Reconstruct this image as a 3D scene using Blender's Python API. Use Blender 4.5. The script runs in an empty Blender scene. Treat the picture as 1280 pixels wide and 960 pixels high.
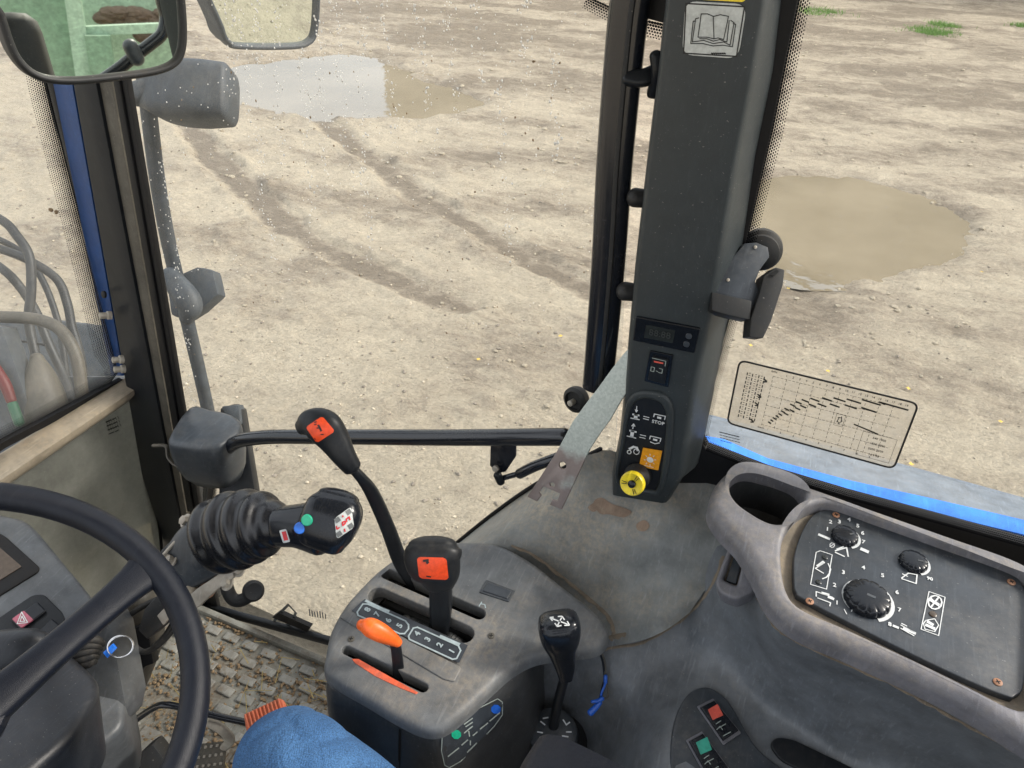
import bpy, bmesh, math, random
import numpy as np
from mathutils import Vector, Matrix, geometry as mgeo
random.seed(7); rng = np.random.default_rng(7)
scene = bpy.context.scene
COL = scene.collection

# ------------------------------------------------------------------ camera, sky, sun, exposure
F = 962.0
CAM = Vector((0, 0, 2.40))
YAW, PITCH, ROLL = map(math.radians, (22, 35, 2.0))
FW = Vector((-math.sin(YAW)*math.cos(PITCH), math.cos(YAW)*math.cos(PITCH), -math.sin(PITCH)))
_r = Vector((math.cos(YAW), math.sin(YAW), 0)); _u = _r.cross(FW)
RT = _r*math.cos(ROLL) + _u*math.sin(ROLL)
UP = -_r*math.sin(ROLL) + _u*math.cos(ROLL)
cd = bpy.data.cameras.new('camera'); cam = bpy.data.objects.new('camera', cd); COL.objects.link(cam)
cd.sensor_width = 36; cd.lens = 36*F/1280; cd.clip_start = .02; cd.clip_end = 2000
m = Matrix((RT, UP, -FW)).transposed().to_4x4(); m.translation = CAM
cam.matrix_world = m; scene.camera = cam

SUN_EL, SUN_AZ = math.radians(38), math.radians(66)      # azimuth from +Y towards +X
world = bpy.data.worlds.new("World"); scene.world = world; world.use_nodes = True
wn = world.node_tree.nodes; wl = world.node_tree.links
bg = wn['Background']; sky = wn.new('ShaderNodeTexSky'); sky.sky_type = 'NISHITA'
sky.sun_disc = False; sky.sun_elevation = SUN_EL; sky.sun_rotation = SUN_AZ
sky.air_density = 1.2; sky.dust_density = 4.0; sky.ozone_density = 1.0
# thin even cloud over the blue: a white veil with soft mottling
tcw = wn.new('ShaderNodeTexCoord'); nw = wn.new('ShaderNodeTexNoise'); nw.inputs['Scale'].default_value = 2.2; nw.inputs['Detail'].default_value = 5
wl.new(tcw.outputs['Generated'], nw.inputs['Vector'])
rw = wn.new('ShaderNodeValToRGB'); rw.color_ramp.elements[0].position = .35; rw.color_ramp.elements[0].color = (.35, .35, .35, 1); rw.color_ramp.elements[1].position = .62; rw.color_ramp.elements[1].color = (.85, .85, .85, 1)
wl.new(nw.outputs[0], rw.inputs[0]); mw = wn.new('ShaderNodeMix'); mw.data_type = 'RGBA'; wl.new(rw.outputs[0], mw.inputs[0]); wl.new(sky.outputs[0], mw.inputs[6]); mw.inputs[7].default_value = (10.5, 10.7, 11.0, 1)
wl.new(mw.outputs[2], bg.inputs[0]); bg.inputs[1].default_value = 0.095
sd = bpy.data.lights.new('sun', 'SUN'); sd.energy = 2.0; sd.angle = math.radians(11); sd.color = (1, .95, .87)
so = bpy.data.objects.new('sun', sd); COL.objects.link(so)
sdir = Vector((math.sin(SUN_AZ)*math.cos(SUN_EL), math.cos(SUN_AZ)*math.cos(SUN_EL), math.sin(SUN_EL)))
so.rotation_euler = (-sdir).to_track_quat('-Z', 'Y').to_euler()
scene.view_settings.view_transform = 'Standard'; scene.view_settings.look = 'None'
scene.view_settings.gamma = 1; scene.view_settings.exposure = 0.92

# ------------------------------------------------------------------ pixel -> world helpers
def ray(x, y): return FW + RT*((x-640)/F) - UP*((y-480)/F)
def onplane(x, y, n, o):
    d = ray(x, y); t = (Vector(o)-CAM).dot(Vector(n))/d.dot(Vector(n)); return CAM + d*t
def yp(x, y, v): return onplane(x, y, (0, 1, 0), (0, v, 0))
def xp(x, y, v): return onplane(x, y, (1, 0, 0), (v, 0, 0))
def zp(x, y, v): return onplane(x, y, (0, 0, 1), (0, 0, v))
def dp(x, y, d): return CAM + ray(x, y)*d
def depth(p): return (Vector(p)-CAM).dot(FW)
def frame(o, n, ref=(1, 0, 0)):
    n = Vector(n).normalized(); x = Vector(ref); x = (x - n*x.dot(n)).normalized(); y = n.cross(x)
    M = Matrix((x, y, n)).transposed().to_4x4(); M.translation = Vector(o); return M
def loc(M, x, y):
    p = M.inverted() @ onplane(x, y, M.col[2].xyz, M.translation); return (p.x, p.y)
def locs(M, pts): return [loc(M, *p) for p in pts]

# ------------------------------------------------------------------ materials
def newmat(name):
    m = bpy.data.materials.new(name); m.use_nodes = True; nt = m.node_tree
    return m, nt, nt.nodes['Principled BSDF']
def N(nt, t, **k):
    n = nt.nodes.new(t)
    for a, b in k.items():
        if a.startswith('i_'):
            key = a[2:]; key = int(key) if key.isdigit() else key.replace('_', ' ')
            n.inputs[key].default_value = b
        else: setattr(n, a, b)
    return n
def ramp(nt, fac, stops):
    r = nt.nodes.new('ShaderNodeValToRGB'); e = r.color_ramp.elements
    while len(e) < len(stops): e.new(.5)
    for q, (p, c) in zip(e, stops):
        q.position = p; q.color = (*c, 1) if len(c) == 3 else c
    nt.links.new(fac, r.inputs[0]); return r
def g(v): return (v, v, v)
def plastic(name, col, dust=(.30, .24, .17), amt=.3, rough=.5, bump=.15, grain=900, spec=.5, coat=0, blotch=7, scratch=True, mott=1.0):
    m, nt, b = newmat(name); L = nt.links
    tc = N(nt, 'ShaderNodeNewGeometry')
    n1 = N(nt, 'ShaderNodeTexNoise', i_Scale=blotch, i_Detail=8, i_Roughness=.65); L.new(tc.outputs['Position'], n1.inputs['Vector'])
    n2 = N(nt, 'ShaderNodeTexNoise', i_Scale=140, i_Detail=5, i_Roughness=.7); L.new(tc.outputs['Position'], n2.inputs['Vector'])
    r1 = ramp(nt, n1.outputs[0], [(.42, g(0)), (.72, g(1))]); r2 = ramp(nt, n2.outputs[0], [(.42, g(.25)), (.68, g(1))])
    mu = N(nt, 'ShaderNodeMath', operation='MULTIPLY'); L.new(r1.outputs[0], mu.inputs[0]); L.new(r2.outputs[0], mu.inputs[1])
    # dust gathers on upward faces
    sp = N(nt, 'ShaderNodeSeparateXYZ'); L.new(tc.outputs['Normal'], sp.inputs[0])
    upm = N(nt, 'ShaderNodeMapRange', i_1=-.2, i_2=.9, i_3=.35, i_4=1.0); L.new(sp.outputs[2], upm.inputs[0])
    m2 = N(nt, 'ShaderNodeMath', operation='MULTIPLY'); L.new(mu.outputs[0], m2.inputs[0]); L.new(upm.outputs[0], m2.inputs[1])
    m3 = N(nt, 'ShaderNodeMath', operation='MULTIPLY'); m3.inputs[1].default_value = amt; m3.use_clamp = True; L.new(m2.outputs[0], m3.inputs[0])
    mix = N(nt, 'ShaderNodeMix', data_type='RGBA'); L.new(m3.outputs[0], mix.inputs[0])
    nm = N(nt, 'ShaderNodeTexNoise', i_Scale=26, i_Detail=7, i_Roughness=.7); L.new(tc.outputs['Position'], nm.inputs['Vector'])
    mpp = N(nt, 'ShaderNodeMapping'); mpp.inputs['Rotation'].default_value = (.3, .5, .7); mpp.inputs['Scale'].default_value = (260, 22, 60); L.new(tc.outputs['Position'], mpp.inputs[0])
    ns = N(nt, 'ShaderNodeTexNoise', i_Scale=1, i_Detail=4, i_Roughness=.6); L.new(mpp.outputs[0], ns.inputs['Vector'])
    rm = ramp(nt, nm.outputs[0], [(.3, tuple(c*(1-.30*mott) for c in col)), (.7, tuple(c*(1+.38*mott) for c in col))])
    rs_ = ramp(nt, ns.outputs[0], [(.56, g(0)), (.74, g(.45*mott))])
    mxs = N(nt, 'ShaderNodeMix', data_type='RGBA'); L.new(rs_.outputs[0], mxs.inputs[0]); L.new(rm.outputs[0], mxs.inputs[6]); mxs.inputs[7].default_value = (*[c*1.9+.02 for c in col], 1)
    L.new(mxs.outputs[2], mix.inputs[6]); mix.inputs[7].default_value = (*dust, 1)
    out = mix.outputs[2]
    if scratch:   # fine pale scuffs and specks
        v = N(nt, 'ShaderNodeTexNoise', i_Scale=420, i_Detail=2); L.new(tc.outputs['Position'], v.inputs['Vector'])
        rv = ramp(nt, v.outputs[0], [(.70, g(0)), (.78, g(.35))])
        mx = N(nt, 'ShaderNodeMix', data_type='RGBA'); L.new(rv.outputs[0], mx.inputs[0]); L.new(out, mx.inputs[6]); mx.inputs[7].default_value = (.45, .42, .38, 1)
        out = mx.outputs[2]
    L.new(out, b.inputs['Base Color'])
    rr = N(nt, 'ShaderNodeMapRange', i_3=rough, i_4=min(1, rough+.35)); L.new(m2.outputs[0], rr.inputs[0]); L.new(rr.outputs[0], b.inputs['Roughness'])
    b.inputs['Specular IOR Level'].default_value = spec; b.inputs['Coat Weight'].default_value = coat; b.inputs['Coat Roughness'].default_value = .12
    n3 = N(nt, 'ShaderNodeTexNoise', i_Scale=grain, i_Detail=3); L.new(tc.outputs['Position'], n3.inputs['Vector'])
    bp = N(nt, 'ShaderNodeBump', i_Strength=bump, i_Distance=.0006); L.new(n3.outputs[0], bp.inputs['Height']); L.new(bp.outputs[0], b.inputs['Normal'])
    return m
def flat(name, col, rough=.5, metal=0, emis=None, spec=.5):
    m, nt, b = newmat(name); b.inputs['Roughness'].default_value = rough
    b.inputs['Metallic'].default_value = metal; b.inputs['Specular IOR Level'].default_value = spec
    L = nt.links; tc = N(nt, 'ShaderNodeNewGeometry')
    n1 = N(nt, 'ShaderNodeTexNoise', i_Scale=160, i_Detail=6, i_Roughness=.7); L.new(tc.outputs['Position'], n1.inputs['Vector'])
    r = ramp(nt, n1.outputs[0], [(.3, tuple(c*.72 for c in col)), (.62, col)]); L.new(r.outputs[0], b.inputs['Base Color'])
    return m
def glassmat(name, dust=.05, tint=(.96, .97, .97), dustcol=(.62, .60, .55), big=3.0, streak=False):
    m = bpy.data.materials.new(name); m.use_nodes = True; nt = m.node_tree; L = nt.links; nt.nodes.clear()
    o = N(nt, 'ShaderNodeOutputMaterial'); tr = N(nt, 'ShaderNodeBsdfTransparent'); tr.inputs[0].default_value = (*tint, 1)
    gl = N(nt, 'ShaderNodeBsdfGlossy'); gl.inputs['Roughness'].default_value = .02
    fr = N(nt, 'ShaderNodeFresnel', i_IOR=1.25); m1 = N(nt, 'ShaderNodeMixShader'); gb = N(nt, 'ShaderNodeNewGeometry'); iv = N(nt, 'ShaderNodeMath', operation='SUBTRACT', i_0=1.0); L.new(gb.outputs['Backfacing'], iv.inputs[1]); fm = N(nt, 'ShaderNodeMath', operation='MULTIPLY'); L.new(fr.outputs[0], fm.inputs[0]); L.new(iv.outputs[0], fm.inputs[1]); L.new(fm.outputs[0], m1.inputs[0]); L.new(tr.outputs[0], m1.inputs[1]); L.new(gl.outputs[0], m1.inputs[2])
    df = N(nt, 'ShaderNodeBsdfDiffuse'); df.inputs[0].default_value = (*dustcol, 1)
    tl = N(nt, 'ShaderNodeBsdfTranslucent'); tl.inputs[0].default_value = (*dustcol, 1)
    ds = N(nt, 'ShaderNodeMixShader', i_0=.5); L.new(df.outputs[0], ds.inputs[1]); L.new(tl.outputs[0], ds.inputs[2])
    tc = N(nt, 'ShaderNodeNewGeometry'); mp = N(nt, 'ShaderNodeMapping'); mp.inputs['Scale'].default_value = (1, 1, .35 if streak else 1); L.new(tc.outputs['Position'], mp.inputs[0])
    a = N(nt, 'ShaderNodeTexNoise', i_Scale=big, i_Detail=7, i_Roughness=.7); L.new(mp.outputs[0], a.inputs['Vector'])
    b = N(nt, 'ShaderNodeTexNoise', i_Scale=260, i_Detail=2, i_Roughness=.6); L.new(tc.outputs['Position'], b.inputs['Vector'])
    ra = ramp(nt, a.outputs[0], [(.3, g(dust*.35)), (.72, g(dust*1.6))]); rb = ramp(nt, b.outputs[0], [(.66, g(0)), (.74, g(.35 if dust < .3 else .5))])
    ad = N(nt, 'ShaderNodeMath', operation='ADD', use_clamp=True); L.new(ra.outputs[0], ad.inputs[0])
    sc = N(nt, 'ShaderNodeMath', operation='MULTIPLY'); L.new(rb.outputs[0], sc.inputs[0]); L.new(a.outputs[0], sc.inputs[1]); L.new(sc.outputs[0], ad.inputs[1])
    m2 = N(nt, 'ShaderNodeMixShader'); L.new(ad.outputs[0], m2.inputs[0]); L.new(m1.outputs[0], m2.inputs[1]); L.new(ds.outputs[0], m2.inputs[2])
    L.new(m2.outputs[0], o.inputs[0]); return m
def fritmat(name, rows=6.0):
    # printed black dots on glass, UV: u along (in dot pitches), v 0 = solid edge .. 1 = open glass
    m = bpy.data.materials.new(name); m.use_nodes = True; nt = m.node_tree; L = nt.links; nt.nodes.clear()
    o = N(nt, 'ShaderNodeOutputMaterial'); tr = N(nt, 'ShaderNodeBsdfTransparent'); df = N(nt, 'ShaderNodeBsdfDiffuse'); df.inputs[0].default_value = (.012, .012, .013, 1)
    uv = N(nt, 'ShaderNodeUVMap'); sp = N(nt, 'ShaderNodeSeparateXYZ'); L.new(uv.outputs[0], sp.inputs[0])
    def M(op, a, b=None):
        n = N(nt, 'ShaderNodeMath', operation=op)
        for i, q in enumerate((a, b)):
            if q is None: continue
            if isinstance(q, (int, float)): n.inputs[i].default_value = q
            else: L.new(q, n.inputs[i])
        return n.outputs[0]
    u, v = sp.outputs[0], sp.outputs[1]
    row = M('MULTIPLY', v, rows); fl = M('FLOOR', row); odd = M('MULTIPLY', M('MODULO', fl, 2.0), .5)
    fu = M('SUBTRACT', M('FRACT', M('ADD', u, odd)), .5); fv = M('SUBTRACT', M('FRACT', row), .5)
    d = M('SQRT', M('ADD', M('MULTIPLY', fu, fu), M('MULTIPLY', fv, fv)))
    rad = M('SUBTRACT', .56, M('MULTIPLY', v, .33))
    f = M('LESS_THAN', d, rad)
    mx = N(nt, 'ShaderNodeMixShader'); L.new(f, mx.inputs[0]); L.new(tr.outputs[0], mx.inputs[1]); L.new(df.outputs[0], mx.inputs[2]); L.new(mx.outputs[0], o.inputs[0])
    return m

MT = {}
MT['console'] = plastic('console_plastic', (.12, .126, .13), dust=(.40, .33, .24), amt=.8, rough=.42, bump=.35, blotch=6)
MT['console_side'] = plastic('console_side_plastic', (.035, .037, .039), amt=.25, rough=.42, bump=.3)
MT['cover'] = plastic('dusty_cover_plastic', (.185, .195, .19), dust=(.46, .38, .27), amt=1.15, rough=.5, bump=.3, blotch=6)
MT['lower'] = plastic('lower_cover_plastic', (.125, .137, .15), dust=(.36, .31, .24), amt=.45, rough=.36, bump=.3, blotch=4)
MT['rim'] = plastic('rim_plastic', (.15, .15, .168), dust=(.44, .37, .27), amt=.85, rough=.36, bump=.5, grain=1100, blotch=5)
MT['panel'] = plastic('panel_plastic', (.036, .043, .052), dust=(.22, .2, .17), amt=.35, rough=.33, bump=.15, blotch=14)
MT['pillar'] = plastic('pillar_plastic', (.031, .038, .041), amt=.06, rough=.42, bump=.3, mott=.35, spec=.4)
MT['black'] = plastic('black_plastic', (.011, .013, .016), dust=(.2, .17, .13), amt=.14, rough=.36, bump=.08, scratch=False, mott=.5, spec=.28)
MT['gloss'] = plastic('gloss_black_plastic', (.007, .009, .013), amt=.03, rough=.18, bump=.02, scratch=False, mott=.3, spec=.4)
MT['rubber'] = plastic('black_rubber', (.010, .011, .012), dust=(.2, .16, .11), amt=.25, rough=.55, bump=.1, mott=.5)
MT['bellows'] = plastic('bellows_rubber', (.007, .008, .011), dust=(.2, .17, .12), amt=.05, rough=.24, bump=.05, scratch=False, mott=.5)
MT['wheel'] = plastic('wheel_foam', (.007, .009, .015), amt=.0, rough=.33, bump=.5, grain=1600, scratch=False, mott=.4, spec=.3)
MT['blackpaint'] = plastic('black_paint', (.008, .010, .015), dust=(.2, .17, .13), amt=.1, rough=.18, bump=.02, scratch=False, coat=.2, mott=.3)
MT['seal'] = plastic('seal_rubber', (.006, .006, .007), amt=.08, rough=.5, bump=.05, scratch=False, mott=.3, spec=.3)
MT['greybrown'] = plastic('dusty_metal_strip', (.075, .068, .055), dust=(.3, .24, .16), amt=.4, rough=.5, bump=.1)
MT['blue'] = plastic('blue_paint', (.008, .055, .20), amt=.08, mott=.6, rough=.3, bump=.02, coat=.3)
MT['skylit_blue'] = plastic('skylit_blue_paint', (.03, .22, .85), dust=(.1, .35, .8), amt=.2, rough=.35, bump=.02, scratch=False)  # blue paint with the sky's reflection put into its bright colour
MT['fender'] = plastic('grey_fender_plastic', (.17, .20, .235), dust=(.35, .33, .3), amt=.5, rough=.5, bump=.1)
MT['bluegrey'] = plastic('weathered_grey_plastic', (.045, .055, .066), dust=(.3, .27, .22), amt=.4, rough=.55, bump=.2, blotch=12)
MT['rail'] = plastic('dusty_frame_rail', (.26, .22, .165), dust=(.42, .33, .22), amt=.9, rough=.55, bump=.2, blotch=11)
MT['steel'] = plastic('dirty_steel', (.33, .30, .25), dust=(.30, .2, .12), amt=.7, rough=.4, bump=.2, blotch=20)
MT['chrome'] = flat('bright_steel', (.75, .75, .75), .22, 1)
MT['galv'] = None
MT['dash'] = plastic('dash_plastic', (.075, .082, .09), dust=(.25, .22, .17), amt=.25, rough=.4, bump=.25)
MT['column'] = plastic('column_plastic', (.013, .016, .022), amt=.08, rough=.38, bump=.35)
MT['orange'] = plastic('orange_plastic', (.85, .13, .015), dust=(.35, .12, .04), amt=.2, rough=.32, bump=.05, scratch=False)
MT['orangelabel'] = flat('orange_label', (.86, .075, .012), .45)
MT['amber'] = flat('amber_label', (.80, .33, .01), .5)
MT['paleorange'] = plastic('worn_orange_print', (.70, .12, .05), dust=(.12, .10, .09), amt=.7, rough=.5, bump=.1, blotch=60)
MT['pedal'] = plastic('worn_orange_rubber', (.55, .13, .06), dust=(.4, .3, .2), amt=.6, rough=.6, bump=.3, blotch=30)
MT['yellow'] = plastic('yellow_plastic', (.80, .62, .02), dust=(.4, .3, .05), amt=.25, rough=.35, bump=.05, scratch=False)
MT['white'] = flat('white_print', (.72, .74, .74), .5)
MT['paleprint'] = flat('pale_print', (.42, .50, .52), .5)
MT['dimprint'] = flat('dim_print', (.16, .17, .17), .5)
MT['ghost'] = flat('unlit_segment_print', (.045, .05, .048), .3)
MT['blackprint'] = flat('black_print', (.01, .01, .01), .5)
MT['sticker'] = flat('sticker_paper', (.60, .63, .61), .4)
MT['label'] = flat('dark_label_film', (.045, .052, .062), .35)
MT['red'] = flat('red_print', (.65, .02, .03), .4)
MT['redtape'] = flat('red_tape', (.14, .012, .012), .5)
MT['greentape'] = flat('green_tape', (.015, .12, .06), .5)
MT['green'] = flat('green_button', (.02, .42, .24), .25)
MT['greenlens'] = flat('green_lens', (.05, .42, .30), .3)
MT['redlens'] = flat('red_lens', (.80, .13, .09), .3)
MT['bluebutton'] = flat('blue_button', (.02, .18, .75), .25)
MT['bluevinyl'] = flat('blue_vinyl', (.02, .13, .62), .35)
MT['pink'] = flat('hazard_lens', (.45, .12, .17), .25)
MT['dark'] = flat('dark_void', (.008, .008, .008), .8)
MT['brownscreen'] = flat('brown_screen', (.09, .065, .045), .25)
MT['lcd'] = flat('dark_display', (.022, .026, .025), .25)
MT['greygreen'] = flat('grey_print', (.35, .40, .37), .5)
MT['hose'] = plastic('dusty_hose_rubber', (.022, .025, .028), dust=(.25, .22, .18), amt=.35, rough=.5, bump=.1, scratch=False)
MT['mat'] = plastic('floor_rubber', (.24, .235, .205), dust=(.16, .11, .065), amt=1.6, rough=.65, bump=.5, blotch=11)
MT['pad'] = plastic('worn_floor_pad', (.27, .265, .24), dust=(.16, .11, .065), amt=1.3, rough=.6, bump=.5, blotch=11)
MT['crumb'] = plastic('dried_mud', (.20, .135, .075), dust=(.42, .32, .2), amt=.9, rough=.9, bump=.3, blotch=60, scratch=False)
MT['straw'] = flat('straw', (.55, .42, .17), .7)
MT['rust'] = plastic('rusty_screw', (.32, .15, .08), dust=(.4, .3, .2), amt=.5, rough=.5, bump=.3, blotch=80)
MT['glass'] = glassmat('door_glass', dust=.035, streak=True)
MT['frontglass'] = glassmat('front_glass', dust=.075, dustcol=(.6, .58, .53))
MT['sideglass'] = glassmat('side_glass', dust=.03)
MT['dirtyglass'] = glassmat('dirty_lower_glass', dust=.58, dustcol=(.32, .32, .29), tint=(.5, .5, .45), big=5)
MT['frit'] = fritmat('dotted_glass_border'); MT['frit10'] = fritmat('fine_dotted_glass_border', 10.0)
MT['drop'] = flat('dried_water_spot', (.85, .83, .78), .6)
MT['frost'] = glassmat('sticker_film', dust=.42, dustcol=(.80, .75, .66), tint=(.9, .88, .84), big=12)
mm, nt, b = newmat('mirror_silver'); b.inputs['Metallic'].default_value = 1; b.inputs['Roughness'].default_value = .015; b.inputs['Base Color'].default_value = (.84, .88, .80, 1); MT['mirror'] = mm
mm, nt, b = newmat('galvanised_steel'); L = nt.links; b.inputs['Metallic'].default_value = .45; b.inputs['Roughness'].default_value = .42
tc = N(nt, 'ShaderNodeNewGeometry'); v = N(nt, 'ShaderNodeTexVoronoi', i_Scale=420); L.new(tc.outputs['Position'], v.inputs['Vector'])
nn = N(nt, 'ShaderNodeTexNoise', i_Scale=18, i_Detail=6); L.new(tc.outputs['Position'], nn.inputs['Vector'])
sz = N(nt, 'ShaderNodeSeparateXYZ'); L.new(tc.outputs['Position'], sz.inputs[0]); zr = N(nt, 'ShaderNodeMapRange', i_1=1.81, i_2=1.765, i_3=-.16, i_4=.18); L.new(sz.outputs[2], zr.inputs[0]); ar_ = N(nt, 'ShaderNodeMath', operation='ADD'); L.new(nn.outputs[0], ar_.inputs[0]); L.new(zr.outputs[0], ar_.inputs[1])
r0 = ramp(nt, v.outputs['Color'], [(0, (.36, .40, .37)), (1, (.50, .54, .50))]); r1 = ramp(nt, ar_.outputs[0], [(.52, g(0)), (.66, g(.85))])
mx = N(nt, 'ShaderNodeMix', data_type='RGBA'); L.new(r1.outputs[0], mx.inputs[0]); L.new(r0.outputs[0], mx.inputs[6]); mx.inputs[7].default_value = (.25, .185, .17, 1); L.new(mx.outputs[2], b.inputs['Base Color']); MT['galv'] = mm
# denim
mm, nt, b = newmat('blue_denim'); L = nt.links; b.inputs['Roughness'].default_value = .85
uv = N(nt, 'ShaderNodeTexCoord'); gp = N(nt, 'ShaderNodeNewGeometry')
n1 = N(nt, 'ShaderNodeTexNoise', i_Scale=14, i_Detail=6); L.new(gp.outputs['Position'], n1.inputs['Vector'])
n2 = N(nt, 'ShaderNodeTexNoise', i_Scale=700, i_Detail=3, i_Roughness=.8); L.new(gp.outputs['Position'], n2.inputs['Vector'])
ra = ramp(nt, n1.outputs[0], [(.3, (.032, .10, .235)), (.7, (.055, .15, .32))]); rb = ramp(nt, n2.outputs[0], [(.36, g(.45)), (.64, g(1.5))])
mx = N(nt, 'ShaderNodeMix', data_type='RGBA', blend_type='MULTIPLY', i_0=1.0); L.new(ra.outputs[0], mx.inputs[6]); L.new(rb.outputs[0], mx.inputs[7]); L.new(mx.outputs[2], b.inputs['Base Color'])
nf = N(nt, 'ShaderNodeTexNoise', i_Scale=22, i_Detail=3, i_Distortion=1.2); L.new(gp.outputs['Position'], nf.inputs['Vector']); bpf = N(nt, 'ShaderNodeBump', i_Strength=.5, i_Distance=.012); L.new(nf.outputs[0], bpf.inputs['Height'])
wv = N(nt, 'ShaderNodeTexWave', i_Scale=260); wv.bands_direction = 'DIAGONAL'; L.new(gp.outputs['Position'], wv.inputs['Vector'])
bp = N(nt, 'ShaderNodeBump', i_Strength=.35, i_Distance=.0008); L.new(wv.outputs[1], bp.inputs['Height']); L.new(bpf.outputs[0], bp.inputs['Normal']); L.new(bp.outputs[0], b.inputs['Normal']); MT['denim'] = mm

# ------------------------------------------------------------------ object helpers
def thing(name, label, cat, at=(0, 0, 0), group=None, kind=None):
    o = bpy.data.objects.new(name, None); COL.objects.link(o); o.location = at; o.empty_display_size = .05
    o['label'] = label; o['category'] = cat
    if group: o['group'] = group
    if kind: o['kind'] = kind
    return o
def wloc(o):
    v = Vector(o.location)
    while o.parent: o = o.parent; v += Vector(o.location)
    return v
def emit(name, bm, mat, parent=None, label=None, kind=None, smooth=40, recalc=True):
    if recalc: bmesh.ops.recalc_face_normals(bm, faces=bm.faces)
    c = Vector((0, 0, 0))
    if bm.verts:
        lo = Vector([min(v.co[i] for v in bm.verts) for i in range(3)]); hi = Vector([max(v.co[i] for v in bm.verts) for i in range(3)])
        c = (lo+hi)/2
        for v in bm.verts: v.co -= c
    me = bpy.data.meshes.new(name); bm.to_mesh(me); bm.free()
    me.materials.append(MT[mat] if isinstance(mat, str) else mat)
    if smooth:
        me.shade_smooth(); me.set_sharp_from_angle(angle=math.radians(smooth))
    o = bpy.data.objects.new(name, me); COL.objects.link(o)
    if parent is not None:
        o.parent = parent; o.location = c - wloc(parent)
    else: o.location = c
    if label: o['label'] = label
    if kind: o['kind'] = kind
    return o
def tag(o, label, cat, group=None, kind=None):
    o['label'] = label; o['category'] = cat
    if group: o['group'] = group
    if kind: o['kind'] = kind
    return o
def join(*bms):
    out = bmesh.new()
    for b in bms:
        me = bpy.data.meshes.new('t'); b.to_mesh(me); b.free(); out.from_mesh(me); bpy.data.meshes.remove(me)
    return out
def catmull(P, n, closed=False):
    P = [np.array(p, float) for p in P]; out = []; k = len(P)
    rngk = range(k if closed else k-1)
    for i in rngk:
        if closed: a, b, c, d = P[(i-1) % k], P[i], P[(i+1) % k], P[(i+2) % k]
        else:
            b, c = P[i], P[i+1]; a = P[i-1] if i > 0 else 2*b-c; d = P[i+2] if i+2 < k else 2*c-b
        for j in range(n):
            t = j/n; out.append(.5*((2*b)+(-a+c)*t+(2*a-5*b+4*c-d)*t*t+(-a+3*b-3*c+d)*t**3))
    if not closed: out.append(P[-1])
    return out
def sweep(path, sizes, seg=20, e=2.0, ref=None, n=6, caps=(True, True), capk=.9, closed=False):
    """superellipse cross-section carried along a path; sizes = half-extents (side, up) per point"""
    ref = Vector(ref) if ref is not None else -FW
    if isinstance(sizes, (int, float)): sizes = [(sizes, sizes)]*len(path)
    sizes = [s if isinstance(s, (tuple, list)) else (s, s) for s in sizes]
    D = [tuple(p)+tuple(s) for p, s in zip(path, sizes)]
    D = catmull(D, n, closed) if n > 1 else [np.array(d) for d in D]
    pts = [Vector(d[:3]) for d in D]; sz = [(max(1e-5, d[3]), max(1e-5, d[4])) for d in D]
    k = len(pts); tan = []
    for i in range(k):
        a = pts[(i-1) % k] if closed or i > 0 else pts[i]; c = pts[(i+1) % k] if closed or i < k-1 else pts[i]
        tan.append((c-a).normalized())
    secs = list(zip(pts, tan, sz))
    if not closed:
        if caps[0]:
            q = []
            for th in (88, 70, 50, 30, 12):
                th = math.radians(th); p, t, s = secs[0]; q.append((p - t*min(s)*capk*math.sin(th), t, (s[0]*math.cos(th), s[1]*math.cos(th))))
            secs = q + secs
        if caps[1]:
            q = []; p, t, s = secs[-1]
            for th in (12, 30, 50, 70, 88):
                th = math.radians(th); q.append((p + t*min(s)*capk*math.sin(th), t, (s[0]*math.cos(th), s[1]*math.cos(th))))
            secs = secs + q
    bm = bmesh.new(); rings = []; prev = None
    for p, t, s in secs:
        side = t.cross(ref)
        if side.length < .05: side = prev if prev else t.orthogonal()
        side = (side - t*side.dot(t)).normalized()
        if prev and side.dot(prev) < 0: side = -side
        prev = side; up = side.cross(t).normalized(); r = []
        for j in range(seg):
            a = 2*math.pi*j/seg; ca, sa = math.cos(a), math.sin(a)
            x = math.copysign(abs(ca)**(2/e), ca)*s[0]; y = math.copysign(abs(sa)**(2/e), sa)*s[1]
            r.append(bm.verts.new(p + side*x + up*y))
        rings.append(r)
    m = len(rings)
    for i in range(m if closed else m-1):
        A, B = rings[i], rings[(i+1) % m]
        for j in range(seg): bm.faces.new((A[j], A[(j+1) % seg], B[(j+1) % seg], B[j]))
    if not closed: bm.faces.new(rings[0]); bm.faces.new(rings[-1][::-1])
    return bm
def tube(path, r, seg=12, n=6, **k): return sweep(path, r, seg=seg, n=n, **k)
def pxpath(pts): return [dp(*p) for p in pts]
def pxsweep(pts, half, **k):
    """pts (px,py,depth); half: side half-width in px (or (px side, px deep))"""
    path = pxpath(pts); s = []
    for p, h in zip(pts, half if isinstance(half, (list,)) else [half]*len(pts)):
        h = h if isinstance(h, tuple) else (h, h); s.append((h[0]*p[2]/F, h[1]*p[2]/F))
    return sweep(path, s, **k)
def lathe(prof, o, axis, seg=32, ref=(1, 0, 0), flute=None):
    M = frame(o, axis, ref); bm = bmesh.new(); rings = []
    for i, (r, h) in enumerate(prof):
        ring = []
        for j in range(seg):
            a = 2*math.pi*j/seg; rr = r*(flute(a, i) if flute else 1)
            ring.append(bm.verts.new(M @ Vector((rr*math.cos(a), rr*math.sin(a), h))))
        rings.append(ring)
    for A, B in zip(rings, rings[1:]):
        for j in range(seg): bm.faces.new((A[j], A[(j+1) % seg], B[(j+1) % seg], B[j]))
    bm.faces.new(rings[0]); bm.faces.new(rings[-1][::-1]); return bm
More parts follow.
